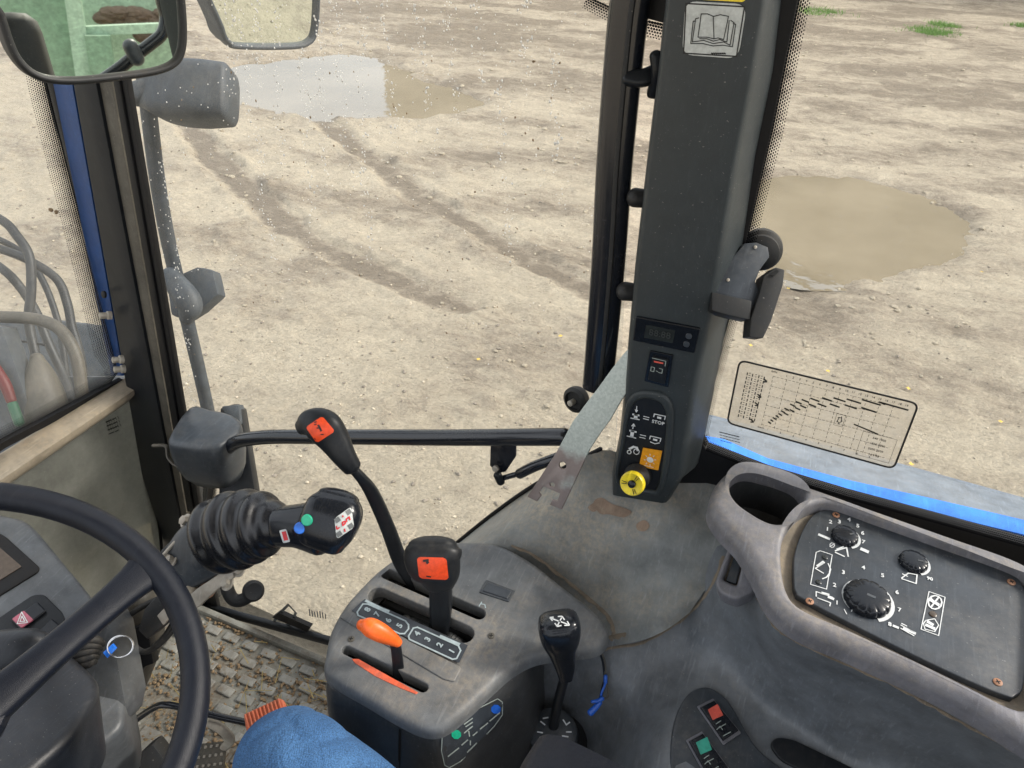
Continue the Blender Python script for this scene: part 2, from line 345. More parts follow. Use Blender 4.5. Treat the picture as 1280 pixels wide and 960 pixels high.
def area2(P): return sum(P[i][0]*P[(i+1) % len(P)][1]-P[(i+1) % len(P)][0]*P[i][1] for i in range(len(P)))
def ins2(P, d):
    """polygon (counter-clockwise) moved inward by d, mitre limited"""
    k = len(P); out = []
    for i in range(k):
        p = Vector(P[i]); a = p-Vector(P[i-1]); b = Vector(P[(i+1) % k])-p
        if a.length < 1e-9 or b.length < 1e-9: a = b = (a if a.length > b.length else b)
        a.normalize(); b.normalize(); na = Vector((-a.y, a.x)); nb = Vector((-b.y, b.x)); m = (na+nb)
        if m.length < 1e-4: m = na
        m.normalize(); c = max(.5, m.dot(na)); q = p+m*(d/c); out.append((q.x, q.y))
    return out
def plate(M, outer, t=.003, bevel=0.0, holes=(), res=3, drop=0.0, hb=None):
    """filled 2D outline in frame M, top face at z=-drop of the frame, thickness t downward; rounded upper edges"""
    bevel = min(bevel, t*.9); hb = min(bevel if hb is None else hb, t*.9)
    outer = list(outer) if area2(outer) > 0 else list(outer)[::-1]; holes = [list(h_)[::-1] if area2(h_) > 0 else list(h_) for h_ in holes]
    bm = bmesh.new(); tops = []; bots = []
    for idx, P in enumerate([outer]+holes):
        b = bevel if idx == 0 else hb; rg = []
        rg.append((P, -t)); 
        if b > 0:
            n = res+1
            for i in range(n+1):
                th = math.pi/2*i/n; rg.append((ins2(P, b*(1-math.cos(th))), -b+b*math.sin(th)))
        else: rg.append((P, 0))
        V = [[bm.verts.new(M @ Vector((x, y, z-drop))) for x, y in q] for q, z in rg]
        for A, B in zip(V, V[1:]):
            for j in range(len(A)): bm.faces.new((A[j], A[(j+1) % len(A)], B[(j+1) % len(A)], B[j]))
        tops.append((rg[-1][0], V[-1])); bots.append((rg[0][0], V[0]))
    for loops, flip in ((tops, False), (bots, True)):
        vs = [v for _, V in loops for v in V]
        for f in mgeo.tessellate_polygon([[Vector((x, y, 0)) for x, y in q] for q, _ in loops]):
            if len(set(f)) == 3:
                try: bm.faces.new([vs[i] for i in (f if not flip else f[::-1])])
                except ValueError: pass
    return bm
def text(M, s, size, t=.0004, lift=.0005, space=1.0, bold=0.0):
    cu = bpy.data.curves.new('f', 'FONT'); cu.body = s; cu.size = size; cu.align_x = 'CENTER'; cu.align_y = 'CENTER'; cu.extrude = t/2; cu.space_character = space; cu.offset = bold
    cu.resolution_u = 2
    ob = bpy.data.objects.new('f', cu); me = bpy.data.meshes.new_from_object(ob); bm = bmesh.new(); bm.from_mesh(me)
    bpy.data.objects.remove(ob); bpy.data.curves.remove(cu); bpy.data.meshes.remove(me)
    bm.transform(M @ Matrix.Translation((0, 0, lift))); return bm
def textpx(M, s, p0, p1, hpx, **k):
    """text centred between two pixels on plane M, running from p0 to p1, hpx = cap height in px"""
    a = Vector(loc(M, *p0)); b2 = Vector(loc(M, *p1)); c = (a+b2)/2; d = b2-a
    ang = math.atan2(d.y, d.x); pc = M @ Vector((c.x, c.y, 0)); size = hpx*depth(pc)/F*1.4
    R = M @ Matrix.Translation((c.x, c.y, 0)) @ Matrix.Rotation(ang, 4, 'Z')
    return text(R, s, size, **k)
def strokes(M, lines, w, lift=.0006, closed=False):
    """ribbons of width w (m) along px polylines on plane M"""
    bm = bmesh.new(); z = lift
    for ln in lines:
        P = [Vector(loc(M, *p)) for p in ln]
        if closed: P.append(P[0])
        for a, c in zip(P, P[1:]):
            d = c-a
            if d.length < 1e-7: continue
            d.normalize(); nrm = Vector((-d.y, d.x))*w/2; e = d*w*.35; z += 2e-6
            vs = [bm.verts.new(M @ Vector((q.x, q.y, z))) for q in (a-e+nrm, a-e-nrm, c+e-nrm, c+e+nrm)]
            bm.faces.new(vs)
    return bm
def roundpoly(pts, r, n=5):
    out = []; k = len(pts)
    for i in range(k):
        p = Vector(pts[i]); a = Vector(pts[i-1]); b = Vector(pts[(i+1) % k]); u = (a-p); v = (b-p)
        rr = min(r, u.length*.48, v.length*.48); u.normalize(); v.normalize(); A = p+u*rr; B = p+v*rr
        for j in range(n+1):
            t = j/n; q = A*(1-t)**2+p*2*t*(1-t)+B*t*t; out.append((q.x, q.y))
    return out
def smooth2(pts, n=5): return [tuple(q) for q in catmull(pts, n, True)]
def patch(rows, n=6, thick=0.0):
    R = [catmull(r, n) for r in rows]; cols = list(zip(*R)); G = [catmull(c, n) for c in cols]
    bm = bmesh.new(); V = [[bm.verts.new(Vector(p)) for p in c] for c in G]
    for i in range(len(V)-1):
        for j in range(len(V[0])-1): bm.faces.new((V[i][j], V[i+1][j], V[i+1][j+1], V[i][j+1]))
    if thick:
        bmesh.ops.recalc_face_normals(bm, faces=bm.faces)
        if sum(f.normal.z for f in bm.faces) < 0: bmesh.ops.reverse_faces(bm, faces=bm.faces)
        bmesh.ops.solidify(bm, geom=bm.faces[:], thickness=thick)
    return bm
def box(M, sx, sy, sz, bevel=0.0, seg=2):
    bm = bmesh.new(); bmesh.ops.create_cube(bm, size=1); bmesh.ops.scale(bm, vec=(sx, sy, sz), verts=bm.verts)
    if bevel: bmesh.ops.bevel(bm, geom=bm.edges[:], offset=bevel, segments=seg, affect='EDGES', profile=.6)
    bm.transform(M); return bm
def prism(pts, d, bevel=0.0):
    """polygon of world points extruded by vector d"""
    bm = bmesh.new(); A = [bm.verts.new(Vector(p)) for p in pts]; B = [bm.verts.new(Vector(p)+Vector(d)) for p in pts]; k = len(pts)
    bm.faces.new(A); bm.faces.new(B[::-1])
    for i in range(k): bm.faces.new((A[i], A[(i+1) % k], B[(i+1) % k], B[i]))
    if bevel:
        bmesh.ops.recalc_face_normals(bm, faces=bm.faces); bmesh.ops.bevel(bm, geom=bm.edges[:], offset=bevel, segments=2, affect='EDGES', profile=.6)
    return bm
def disc(M, c, r, t=.002, seg=24, lift=0.0): 
    return lathe([(r, lift), (r, lift+t*.7), (r*.85, lift+t), (r*.01, lift+t)], M @ Vector((c[0], c[1], 0)), M.col[2].xyz, seg)
def pixsize(px, p): return px*depth(p)/F

# ================================================================== GROUND
def vnoise(x, y, seed):
    r = np.random.default_rng(seed).random((256, 256)); xi = np.floor(x).astype(int); yi = np.floor(y).astype(int)
    fx = x-xi; fy = y-yi; fx = fx*fx*(3-2*fx); fy = fy*fy*(3-2*fy)
    A = r[xi % 256, yi % 256]; B = r[(xi+1) % 256, yi % 256]; C2 = r[xi % 256, (yi+1) % 256]; D = r[(xi+1) % 256, (yi+1) % 256]
    return (A*(1-fx)+B*fx)*(1-fy)+(C2*(1-fx)+D*fx)*fy
def fbm(x, y, s, o=5, seed=1):
    v = 0; a = 1; t = 0
    for i in range(o): v = v+a*vnoise(x*s+37*i, y*s+91*i, seed+i); t += a; a *= .55; s *= 2.1
    return v/t-.5
def gpx(pts): return [tuple(zp(x, y, 0).xy) for x, y in pts]
pud1 = smooth2(gpx([(270, 108), (290, 84), (345, 72), (400, 62), (460, 66), (530, 88), (585, 112), (588, 124), (560, 136), (480, 148), (400, 146), (320, 134)]), 6)
pud2 = smooth2(gpx([(936, 262), (950, 228), (1010, 220), (1095, 228), (1180, 248), (1222, 272), (1232, 300), (1205, 328), (1150, 345), (1060, 351), (990, 345), (946, 318)]), 6)
def polydist(X, Y, poly):
    d = np.full(X.shape, 1e9); ins = np.zeros(X.shape, bool); k = len(poly)
    for i in range(k):
        ax, ay = poly[i]; bx, by = poly[(i+1) % k]; dx, dy = bx-ax, by-ay
        t = np.clip(((X-ax)*dx+(Y-ay)*dy)/(dx*dx+dy*dy+1e-12), 0, 1); d = np.minimum(d, np.hypot(X-ax-t*dx, Y-ay-t*dy))
        c = ((ay > Y) != (by > Y)) & (X < dx*(Y-ay)/(dy if abs(dy) > 1e-12 else 1e-12)+ax); ins ^= c
    return np.where(ins, -d, d)
def linedist(X, Y, ln):
    d = np.full(X.shape, 1e9); al = np.zeros(X.shape); s = 0
    for (ax, ay), (bx, by) in zip(ln, ln[1:]):
        dx, dy = bx-ax, by-ay; l = math.hypot(dx, dy); t = np.clip(((X-ax)*dx+(Y-ay)*dy)/(l*l), 0, 1)
        q = np.hypot(X-ax-t*dx, Y-ay-t*dy); al = np.where(q < d, s+t*l, al); d = np.minimum(d, q); s += l
    return d, al
tr1 = gpx([(215, 130), (262, 190), (312, 240), (365, 285), (430, 322), (500, 352), (580, 385)])
tr2 = gpx([(385, 140), (440, 180), (520, 240), (600, 290), (680, 335), (760, 372)])
band = [gpx([(300, 315), (420, 330), (560, 345), (740, 375)]), gpx([(960, 400), (1100, 390), (1290, 420)]), gpx([(950, 180), (1100, 195), (1290, 170)]), gpx([(420, 20), (600, 30), (760, 60)])]
NU, NV = 560, 560
uu = np.linspace(-1.75, .85, NU); tt = np.linspace(0, 1, NV); yy = 1.2*(23/1.2)**tt + .2
Yg = np.repeat(yy[None, :], NU, 0); Xg = uu[:, None]*(Yg+1.3)
w1 = fbm(Xg, Yg, .55, 4, 5)*.6
h = fbm(Xg+w1, Yg*1.25, .6, 6, 11)*.075 + fbm(Xg, Yg*2.0+Xg*.3, 3.0, 4, 23)*.045
wet = np.clip(fbm(Xg+w1*2, Yg*2.2-Xg*.3, 1.0, 7, 41)*2.0+.29, 0, 1)
h += np.abs(fbm(Xg+w1, Yg*1.6+Xg*.25, 1.7, 6, 31))*-.11 + fbm(Xg, Yg*1.3, 9.0, 3, 33)*.03
clod = np.clip(fbm(Xg, Yg*1.7, 4.5, 4, 67)*3, 0, 1); h += clod*.05*wet
for ln, wd, dpth in ((tr1, .135, .075), (tr2, .135, .07)):
    d, al = linedist(Xg, Yg, ln); wig = fbm(Xg, Yg, 3.5, 5, 77)*.15; d = d+wig; k = np.clip(1.25-d/wd, 0, 1); k = k*k*(3-2*k)
    h -= dpth*k; h += .011*k*np.sin(al*2*math.pi/.21+np.sign(wig)*.6); wet = np.clip(np.maximum(wet, k*(1.12+.12*np.sin(al*2*math.pi/.16+d*14+fbm(Xg, Yg, 2.0, 3, 15)*9)+fbm(Xg, Yg, 5, 3, 16)*.7)), 0, 1.3)
    lip = np.exp(-((d-wd*1.35)/.05)**2); h += lip*.02
for ln in band:
    d, al = linedist(Xg, Yg, ln); d = d+fbm(Xg, Yg, 1.2, 4, 99)*1.0; wet = np.clip(wet+.22*np.clip(1-d/.6, 0, 1), 0, 1.3)
far = np.clip((Yg-5.5)/6, 0, 1); wet = np.clip(wet+far*.42, 0, 1.3)
near = np.clip((4.6-Yg)/2.5, 0, 1); wet = wet*(1-.6*near); h *= (1-.45*near)
h = np.maximum(h*.8, -.028)
for pd in (pud1, pud2):
    d = polydist(Xg, Yg, pd)+.06 + fbm(Xg, Yg, 1.6, 6, 55)*.75
    k = np.clip(.5-d/.42, 0, 1); k = k*k*(3-2*k); h = h*(1-k*.9) - .075*k; wet = np.clip(wet + .22*np.exp(-np.clip(d, 0, 9)/.20), 0, 1)
h += .012
bm_v = np.stack([Xg, Yg, h], -1).reshape(-1, 3); ii, jj = np.meshgrid(np.arange(NU-1), np.arange(NV-1), indexing='ij'); a = (ii*NV+jj).ravel()
fc = np.stack([a, a+NV, a+NV+1, a+1], 1)
me = bpy.data.meshes.new('ground'); me.vertices.add(len(bm_v)); me.vertices.foreach_set('co', bm_v.ravel()); me.loops.add(len(fc)*4); me.loops.foreach_set('vertex_index', fc.ravel())
me.polygons.add(len(fc)); me.polygons.foreach_set('loop_start', np.arange(len(fc))*4); me.update(calc_edges=True); me.shade_smooth()
at = me.attributes.new('mud', 'FLOAT', 'POINT'); at.data.foreach_set('value', wet.ravel().astype(np.float32))
mm, nt, b = newmat('rutted_mud'); L = nt.links
tc = N(nt, 'ShaderNodeNewGeometry'); av = N(nt, 'ShaderNodeAttribute', attribute_name='mud')
mp = N(nt, 'ShaderNodeMapping'); mp.inputs['Scale'].default_value = (1, 1.7, 1); L.new(tc.outputs['Position'], mp.inputs[0])
n1 = N(nt, 'ShaderNodeTexNoise', i_Scale=5, i_Detail=10, i_Roughness=.68, i_Distortion=.6); L.new(mp.outputs[0], n1.inputs['Vector'])
n2 = N(nt, 'ShaderNodeTexNoise', i_Scale=34, i_Detail=8, i_Roughness=.75); L.new(mp.outputs[0], n2.inputs['Vector'])
n4 = N(nt, 'ShaderNodeTexVoronoi', i_Scale=46); n4.feature = 'F1'; L.new(tc.outputs['Position'], n4.inputs['Vector'])
s1 = N(nt, 'ShaderNodeMath', operation='MULTIPLY_ADD'); L.new(n1.outputs[0], s1.inputs[0]); s1.inputs[1].default_value = 1.9; L.new(av.outputs['Fac'], s1.inputs[2])
s2 = N(nt, 'ShaderNodeMath', operation='MULTIPLY_ADD'); L.new(n2.outputs[0], s2.inputs[0]); s2.inputs[1].default_value = .9; L.new(s1.outputs[0], s2.inputs[2])
cr = ramp(nt, s2.outputs[0], [(.62, (.70, .60, .46)), (.95, (.52, .43, .32)), (1.0, (.36, .285, .20)), (1.0, (.27, .205, .14))])
mr = N(nt, 'ShaderNodeMapRange', i_1=1.24, i_2=2.45); L.new(s2.outputs[0], mr.inputs[0])
cr = ramp(nt, mr.outputs[0], [(.0, (.76, .655, .49)), (.32, (.67, .57, .42)), (.58, (.53, .44, .325)), (.95, (.30, .24, .17))])
# pale and dark stones in the surface
rs = ramp(nt, n4.outputs['Color'], [(.0, g(.72)), (.8, g(1.02)), (1, g(1.18))])
mx = N(nt, 'ShaderNodeMix', data_type='RGBA', blend_type='MULTIPLY', i_0=.55); L.new(cr.outputs[0], mx.inputs[6]); L.new(rs.outputs[0], mx.inputs[7])
L.new(mx.outputs[2], b.inputs['Base Color'])
rr = N(nt, 'ShaderNodeMapRange', i_1=.9, i_2=1.7, i_3=.9, i_4=.55); L.new(s2.outputs[0], rr.inputs[0]); L.new(rr.outputs[0], b.inputs['Roughness'])
hs = N(nt, 'ShaderNodeMath', operation='ADD'); L.new(n2.outputs[0], hs.inputs[0]); L.new(n1.outputs[0], hs.inputs[1])
bp = N(nt, 'ShaderNodeBump', i_Strength=1.0, i_Distance=.05); L.new(hs.outputs[0], bp.inputs['Height'])
bp2 = N(nt, 'ShaderNodeBump', i_Strength=.6, i_Distance=.006); L.new(n4.outputs['Distance'], bp2.inputs['Height']); L.new(bp.outputs[0], bp2.inputs['Normal']); L.new(bp2.outputs[0], b.inputs['Normal'])
MT['mud'] = mm; me.materials.append(mm); gr = bpy.data.objects.new('ground', me); COL.objects.link(gr)
gr['kind'] = 'structure'; gr['label'] = 'pale rutted muddy yard with tyre tracks all round the tractor'
bm = bmesh.new(); bmesh.ops.create_grid(bm, x_segments=1, y_segments=1, size=400); bmesh.ops.translate(bm, vec=(0, 0, -.12), verts=bm.verts)
o = emit('terrain', bm, 'mud', smooth=0); o['kind'] = 'structure'; o['label'] = 'flat open land beyond the yard'

mm, nt, b = newmat('muddy_water'); L = nt.links; b.inputs['Roughness'].default_value = .02; b.inputs['IOR'].default_value = 1.95
tc = N(nt, 'ShaderNodeNewGeometry'); n1 = N(nt, 'ShaderNodeTexNoise', i_Scale=1.1, i_Detail=5); L.new(tc.outputs['Position'], n1.inputs['Vector'])
cr = ramp(nt, n1.outputs[0], [(.35, (.20, .165, .11)), (.65, (.27, .225, .155))]); L.new(cr.outputs[0], b.inputs['Base Color'])
n2 = N(nt, 'ShaderNodeTexNoise', i_Scale=9, i_Detail=2); L.new(tc.outputs['Position'], n2.inputs['Vector'])
bp = N(nt, 'ShaderNodeBump', i_Strength=.30, i_Distance=.006); L.new(n2.outputs[0], bp.inputs['Height']); L.new(bp.outputs[0], b.inputs['Normal']); MT['water'] = mm
for pd, lab in ((pud1, 'bright puddle reflecting white sky, far left beyond the door glass'), (pud2, 'tan muddy puddle beyond the right side window')):
    cx = sum(p[0] for p in pd)/len(pd); cy = sum(p[1] for p in pd)/len(pd)
    bm = bmesh.new(); bm.faces.new([bm.verts.new((cx+(p[0]-cx)*1.12, cy+(p[1]-cy)*1.12, -.022)) for p in pd])
    o = emit('puddle', bm, 'water', smooth=0); o['kind'] = 'structure'; o['label'] = lab

# stones, leaves, grass on the yard
def ico(c, s, sub=1, jit=.25, r=None):
    bm = bmesh.new(); bmesh.ops.create_icosphere(bm, subdivisions=sub, radius=1)
    for v in bm.verts: v.co = Vector((v.co.x*s[0], v.co.y*s[1], v.co.z*s[2]))*(1+random.uniform(-jit, jit))
    bm.transform(Matrix.Translation(c) @ Matrix.Rotation(random.uniform(0, 6.3), 4, 'Z')); return bm
def scatter(name, pts, sizes, mat, label, cat, flatk=.6, sub=1):
    V, Fc = [], []; base = bmesh.new(); bmesh.ops.create_icosphere(base, subdivisions=sub, radius=1)
    bv = np.array([v.co[:] for v in base.verts]); bf = [[v.index for v in f.verts] for f in base.faces]; base.free(); k = 0
    for p, s in zip(pts, sizes):
        q = bv*np.array([s*random.uniform(.7, 1.3), s*random.uniform(.6, 1.1), s*flatk])*(1+rng.uniform(-.25, .25, (len(bv), 1)))
        a2 = random.uniform(0, 6.3); R2 = np.array([[math.cos(a2), -math.sin(a2), 0], [math.sin(a2), math.cos(a2), 0], [0, 0, 1]])
        V.append(q@R2.T+np.array(p)); Fc += [[i+k for i in f] for f in bf]; k += len(bv)
    me = bpy.data.meshes.new(name); me.from_pydata(np.concatenate(V).tolist(), [], Fc); me.materials.append(MT[mat]); me.update()
    o = bpy.data.objects.new(name, me); COL.objects.link(o); return o
def ground_h(x, y):
    j = np.searchsorted(yy, y)-1; i = int(round(((x/(y+1.3))+1.75)/2.6*(NU-1)))
    return h[min(max(i, 0), NU-1), min(max(j, 0), NV-1)]
MT['stone'] = plastic('pale_stone', (.52, .45, .34), dust=(.3, .24, .17), amt=.6, rough=.85, blotch=30)
MT['darkstone'] = plastic('grey_stone', (.22, .19, .15), dust=(.4, .33, .24), amt=.6, rough=.85, blotch=30)
MT['leaf'] = flat('fallen_leaf', (.72, .50, .10), .7)
P, S = [], []
for _ in range(1500):
    y = 1.6*(7.5/1.6)**random.random(); x = random.uniform(-1.15, .75)*(y+1.3)
    P.append((x, y, ground_h(x, y)+.003)); S.append(random.choice((.004, .005, .007, .010)))
o = scatter('gravel', P, S, 'stone', '', ''); tag(o, 'small pale stones strewn over the muddy yard', 'gravel', kind='stuff')
P, S = [], []
for _ in range(1300):
    y = 1.6*(9/1.6)**random.random(); x = random.uniform(-1.15, .75)*(y+1.3)
    P.append((x, y, ground_h(x, y)+.002)); S.append(random.choice((.004, .006, .009, .013)))
o = scatter('dark_gravel', P, S, 'darkstone', '', ''); tag(o, 'small grey stones strewn over the muddy yard', 'gravel', kind='stuff')
P, S = [], []
for _ in range(3600):
    y = 3*(17/3)**random.random(); x = random.uniform(-1.2, .8)*(y+1.3)
    j_ = min(NV-1, max(0, np.searchsorted(yy, y)-1)); i_ = min(NU-1, max(0, int(round(((x/(y+1.3))+1.75)/2.6*(NU-1)))))
    if wet[i_, j_] < .42 and random.random() < .85: continue
    P.append((x, y, ground_h(x, y)+.004)); S.append(random.choice((.008, .012, .018, .028))*(.6 if y < 5 else 1))
o = scatter('mud_clods', P, S, 'mud', '', '', .5); tag(o, 'lumps of churned mud standing up in the darker streaks of the yard', 'mud', kind='stuff')
LV = [(1034, 466, 'above the top edge of the speed chart'), (986, 358, 'just right of the window catch handle'), (1135, 486, 'above the top right corner of the speed chart'), (1250, 528, 'right of the speed chart'), (1140, 578, 'beside the bottom right corner of the speed chart'), (938, 432, 'under the window catch handle'), (700, 425, 'left of the black door tube'), (598, 452, 'left of the door latch, above the grab bar'), (1226, 342, 'at the right shore of the tan puddle')]
for px, py, lab in LV:
    q = zp(px, py, .01); p = (q.x, q.y, ground_h(q.x, q.y)+.012)
    bm = bmesh.new(); a0 = random.uniform(0, 6); vs = [bm.verts.new((p[0]+.015*math.cos(a0+t)*(1 if k % 2 else .55), p[1]+.015*math.sin(a0+t)*(1 if k % 2 else .55), p[2]+random.uniform(0, .006))) for k, t in enumerate([j*math.pi/4 for j in range(8)])]
    bm.faces.new(vs); o = emit('fallen_leaf', bm, 'leaf', smooth=0); tag(o, 'small yellow leaf on the mud '+lab, 'leaf', 'yellow leaves fallen on the yard')
MT['grass'] = plastic('grass_blades', (.13, .27, .04), dust=(.25, .36, .09), amt=.6, rough=.7, blotch=3, scratch=False)
V, Fc = [], []
for cx, cy, rad, n in [(*zp(1165, 42, 0).xy, .38, 900), (*zp(1180, 34, 0).xy, .3, 500), (*zp(1025, 16, 0).xy, .5, 500), (*zp(1275, 34, 0).xy, .2, 200)]:
    for _ in range(n):
        x, y = cx+random.gauss(0, rad*.45), cy+random.gauss(0, rad*.45); z = ground_h(x, y) if y < 22 else 0
        a2 = random.uniform(0, 6.3); l = random.uniform(.03, .09); w = .006; k = len(V); lx, ly = random.gauss(0, .03), random.gauss(0, .03)
        V += [(x-w*math.cos(a2), y-w*math.sin(a2), z), (x+w*math.cos(a2), y+w*math.sin(a2), z), (x+lx, y+ly, z+l)]; Fc.append([k, k+1, k+2])
me = bpy.data.meshes.new('grass'); me.from_pydata(V, [], Fc); me.materials.append(MT['grass']); o = bpy.data.objects.new('grass', me); COL.objects.link(o)
tag(o, 'thin green grass patches on the mud at the far right edge', 'grass', kind='stuff')

# shed that shows as a reflection in the puddles
MT['cladding'] = plastic('pale_steel_cladding', (.50, .44, .33), dust=(.4, .32, .2), amt=.4, rough=.6, bump=.02, blotch=1, scratch=False)
MT['roofsheet'] = plastic('grey_roof_sheet', (.30, .29, .27), amt=.3, rough=.6, bump=.02, blotch=1, scratch=False)
t = thing('steel_shed', 'long pale steel clad shed whose wall shows only mirrored in the puddles', 'shed', (0, 28, 0))
pq_ = zp(482, 112, 0); XS = pq_.x/pq_.y*24; bm = bmesh.new(); x = XS; A = []
while x < 22:
    for dx, dy in ((0, 0), (.62, 0), (.70, -.09), (.82, -.09)): A.append((x+dx, 24+dy))
    x += .9
vb = [bm.verts.new((p[0], p[1], 0)) for p in A]; vt = [bm.verts.new((p[0], p[1], 8.6)) for p in A]
for i in range(len(A)-1): bm.faces.new((vb[i], vb[i+1], vt[i+1], vt[i]))
emit('wall', bm, 'cladding', t, smooth=0)
emit('side_wall', box(Matrix.Translation((XS+.06, 30, 4.3)), .1, 11.6, 8.6), 'cladding', t)
emit('side_wall', box(Matrix.Translation((22.3, 30, 4.3)), .1, 11.6, 8.6), 'cladding', t)
emit('roof', prism([(XS-.3, 23.6, 8.6), (XS-.3, 30, 10.4), (XS-.3, 36.4, 8.6)], (22.9-XS, 0, 0)), 'roofsheet', t)
emit('door', box(Matrix.Translation((2, 23.86, 2.4)), 4.2, .06, 4.8), 'roofsheet', t)

# green trailer and dirt heap behind the tractor, seen in the rear-view mirror
MT['trailer'] = plastic('pale_green_paint', (.20, .32, .22), dust=(.42, .45, .36), amt=.8, rough=.5, bump=.05, blotch=3)
MT['trailerlight'] = plastic('light_green_paint', (.36, .50, .38), dust=(.5, .45, .35), amt=.4, rough=.5, bump=.05, blotch=3)
MT['heap'] = plastic('heaped_soil', (.12, .08, .06), dust=(.26, .19, .14), amt=.9, rough=.95, bump=.9, blotch=4, grain=30)

# ================================================================== REAR-VIEW MIRROR
Mo = dp(118, 40, .85)
rd = Vector((.97, -.08, -.12)).normalized(); dd = (Mo-CAM).normalized(); mn = (rd-dd).normalized()
MM = frame(Mo, mn, RT)
mirror = thing('rear_view_mirror', 'rounded black framed mirror at top left with a greenish reflection', 'mirror', Mo)
mo = [(-14, -30), (224, -40), (231, -5), (234, 40), (231, 68), (220, 84), (196, 94), (150, 101), (100, 106), (66, 105), (42, 98), (24, 84), (10, 62), (-4, 20)]
mo_o = smooth2(locs(MM, mo), 4)
cxm = sum(p[0] for p in mo_o)/len(mo_o); cym = sum(p[1] for p in mo_o)/len(mo_o)
def shrink(poly, k): return [(cxm+(p[0]-cxm)*k, cym+(p[1]-cym)*k) for p in poly]
def inset(poly, d):
    P = [Vector(p) for p in poly]; k = len(P); A = sum(P[i].x*P[(i+1) % k].y-P[(i+1) % k].x*P[i].y for i in range(k)); sgn = 1 if A > 0 else -1; out = []
    for i in range(k):
        t = (P[(i+1) % k]-P[i-1]).normalized(); nrm = Vector((-t.y, t.x))*sgn; q = P[i]+nrm*d; out.append((q.x, q.y))
    return out
mi = inset(mo_o, .0085)
fr = emit('frame', join(plate(MM, mo_o, t=.018, bevel=.005, holes=[mi], drop=-.004), plate(MM, inset(mo_o, .003), t=.02, bevel=.008, drop=.012)), 'greybrown' if False else 'rubber', mirror)
emit('mirror_glass', plate(MM, inset(mo_o, .004), t=.002, drop=.003), 'mirror', mirror, smooth=0)
emit('mount_arm', tube([MM @ Vector((*loc(MM, 60, -30), -.03)), MM @ Vector((*loc(MM, 60, -110), -.06))], .009), 'black', mirror)
def refl(px, py, X0, off=0):
    p = onplane(px, py, mn, Mo); d = ray(px, py).normalized(); r = d-mn*2*d.dot(mn); t = (X0-p.x)/r.x; return p+r*t
trailer = thing('green_trailer', 'pale green farm trailer standing behind, seen only in the mirror', 'trailer', (4.8, .4, 0))
def tq(name, pxs, X0, d, mat): return emit(name, prism([refl(a, b, X0) for a, b in pxs], (d, 0, 0)), mat, trailer, smooth=0)
tq('back_panel', [(-60, -60), (290, -60), (290, 130), (-60, 130)], 5.6, .06, 'trailerlight')
tq('side_panel', [(-50, -50), (84, -50), (112, 120), (-50, 120)], 4.9, .05, 'trailer')
tq('post', [(74, -50), (92, -50), (122, 120), (98, 120)], 4.75, .1, 'trailerlight')
tq('rail', [(98, 34), (240, 28), (240, 40), (98, 45)], 4.8, .08, 'trailerlight')
tq('bracket_box', [(106, 45), (138, 45), (146, 98), (114, 98)], 4.7, .12, 'trailer')
for yy_ in (-.9, 1.5):
    w = emit('wheel', lathe([(.10, -.11), (.42, -.11), (.47, -.07), (.47, .07), (.42, .11), (.10, .11)], (5.4, yy_, .47), (0, 1, 0)), 'rubber', trailer)
bm = bmesh.new(); hc = refl(165, 22, 5.3)
heap = emit('dirt_heap', join(*[ico(refl(x, y, 5.3), (.09*s, .10*s, .055*s), 3, .10) for x, y, s in [(random.uniform(134, 212), random.uniform(17, 30), random.uniform(.5, 1.1)) for _ in range(34)]+[(182, 46, .8), (176, 44, .6)]]), 'heap', trailer, smooth=30)

ra_ = thing('added_mirror_pipe', 'bent black pipe behind the seat, seen only in the mirror', 'pipe', refl(190, 40, 1.1))  # pipe added out of view to stand in for the mirror arm's reflection
emit('pipe', tube([refl(*p, 1.1) for p in ((200, -30), (203, 0), (208, 22), (204, 42), (190, 55), (170, 70), (150, 86), (130, 100))], .019, seg=16), 'blackpaint', ra_)
emit('clamp', tube([refl(*p, 1.08) for p in ((164, 58), (172, 74))], .024, seg=16, n=2), 'panel', ra_)

# ================================================================== OUTSIDE MIRROR, POLE, LAMPS
om = thing('door_mirror', 'grey outside mirror at the top edge beyond the door glass', 'mirror', dp(335, 20, 1.75))
OM = frame(dp(335, 20, 1.75), Vector((.75, .30, -.42)).normalized()-ray(335, 20).normalized(), RT)
oo = smooth2(locs(OM, [(264, -30), (400, -40), (400, 0), (397, 40), (388, 56), (366, 62), (300, 62), (284, 56), (274, 36)]), 4)
emit('housing', join(plate(OM, oo, t=.03, bevel=.008, holes=[inset(oo, .013)], drop=-.006), plate(OM, inset(oo, .003), t=.04, bevel=.015, drop=.014)), 'bluegrey', om)
emit('mirror_glass', plate(OM, inset(oo, .009), t=.002, drop=.006), 'mirror', om, smooth=0)
emit('arm', tube([dp(330, -30, 1.79), dp(350, -160, 1.75)], .012), 'blackpaint', om)
YPOLE = 1.06
mp_ = thing('lamp_pole', 'slanted grey metal pole outside the door glass carrying two lamp housings', 'pole', yp(215, 300, YPOLE))
pp = [yp(176, 60, YPOLE), yp(183, 115, YPOLE), yp(196, 220, YPOLE), yp(211, 305, YPOLE), yp(234, 400, YPOLE), yp(255, 490, YPOLE), yp(279, 600, YPOLE)]
emit('pole', tube(pp, .0145), 'bluegrey', mp_)
dL = depth(yp(220, 120, YPOLE))
bm = pxsweep([(188, 112, dL+.02), (215, 116, dL+.01), (250, 118, dL), (285, 119, dL)], [(26, 20), (35, 30), (37, 34), (35, 30)], e=4.5, seg=32, capk=.35)
emit('upper_lamp_housing', bm, 'bluegrey', mp_)
emit('clamp', pxsweep([(170, 118, dL), (196, 108, dL)], [(14, 14), (12, 12)], e=3), 'bluegrey', mp_)
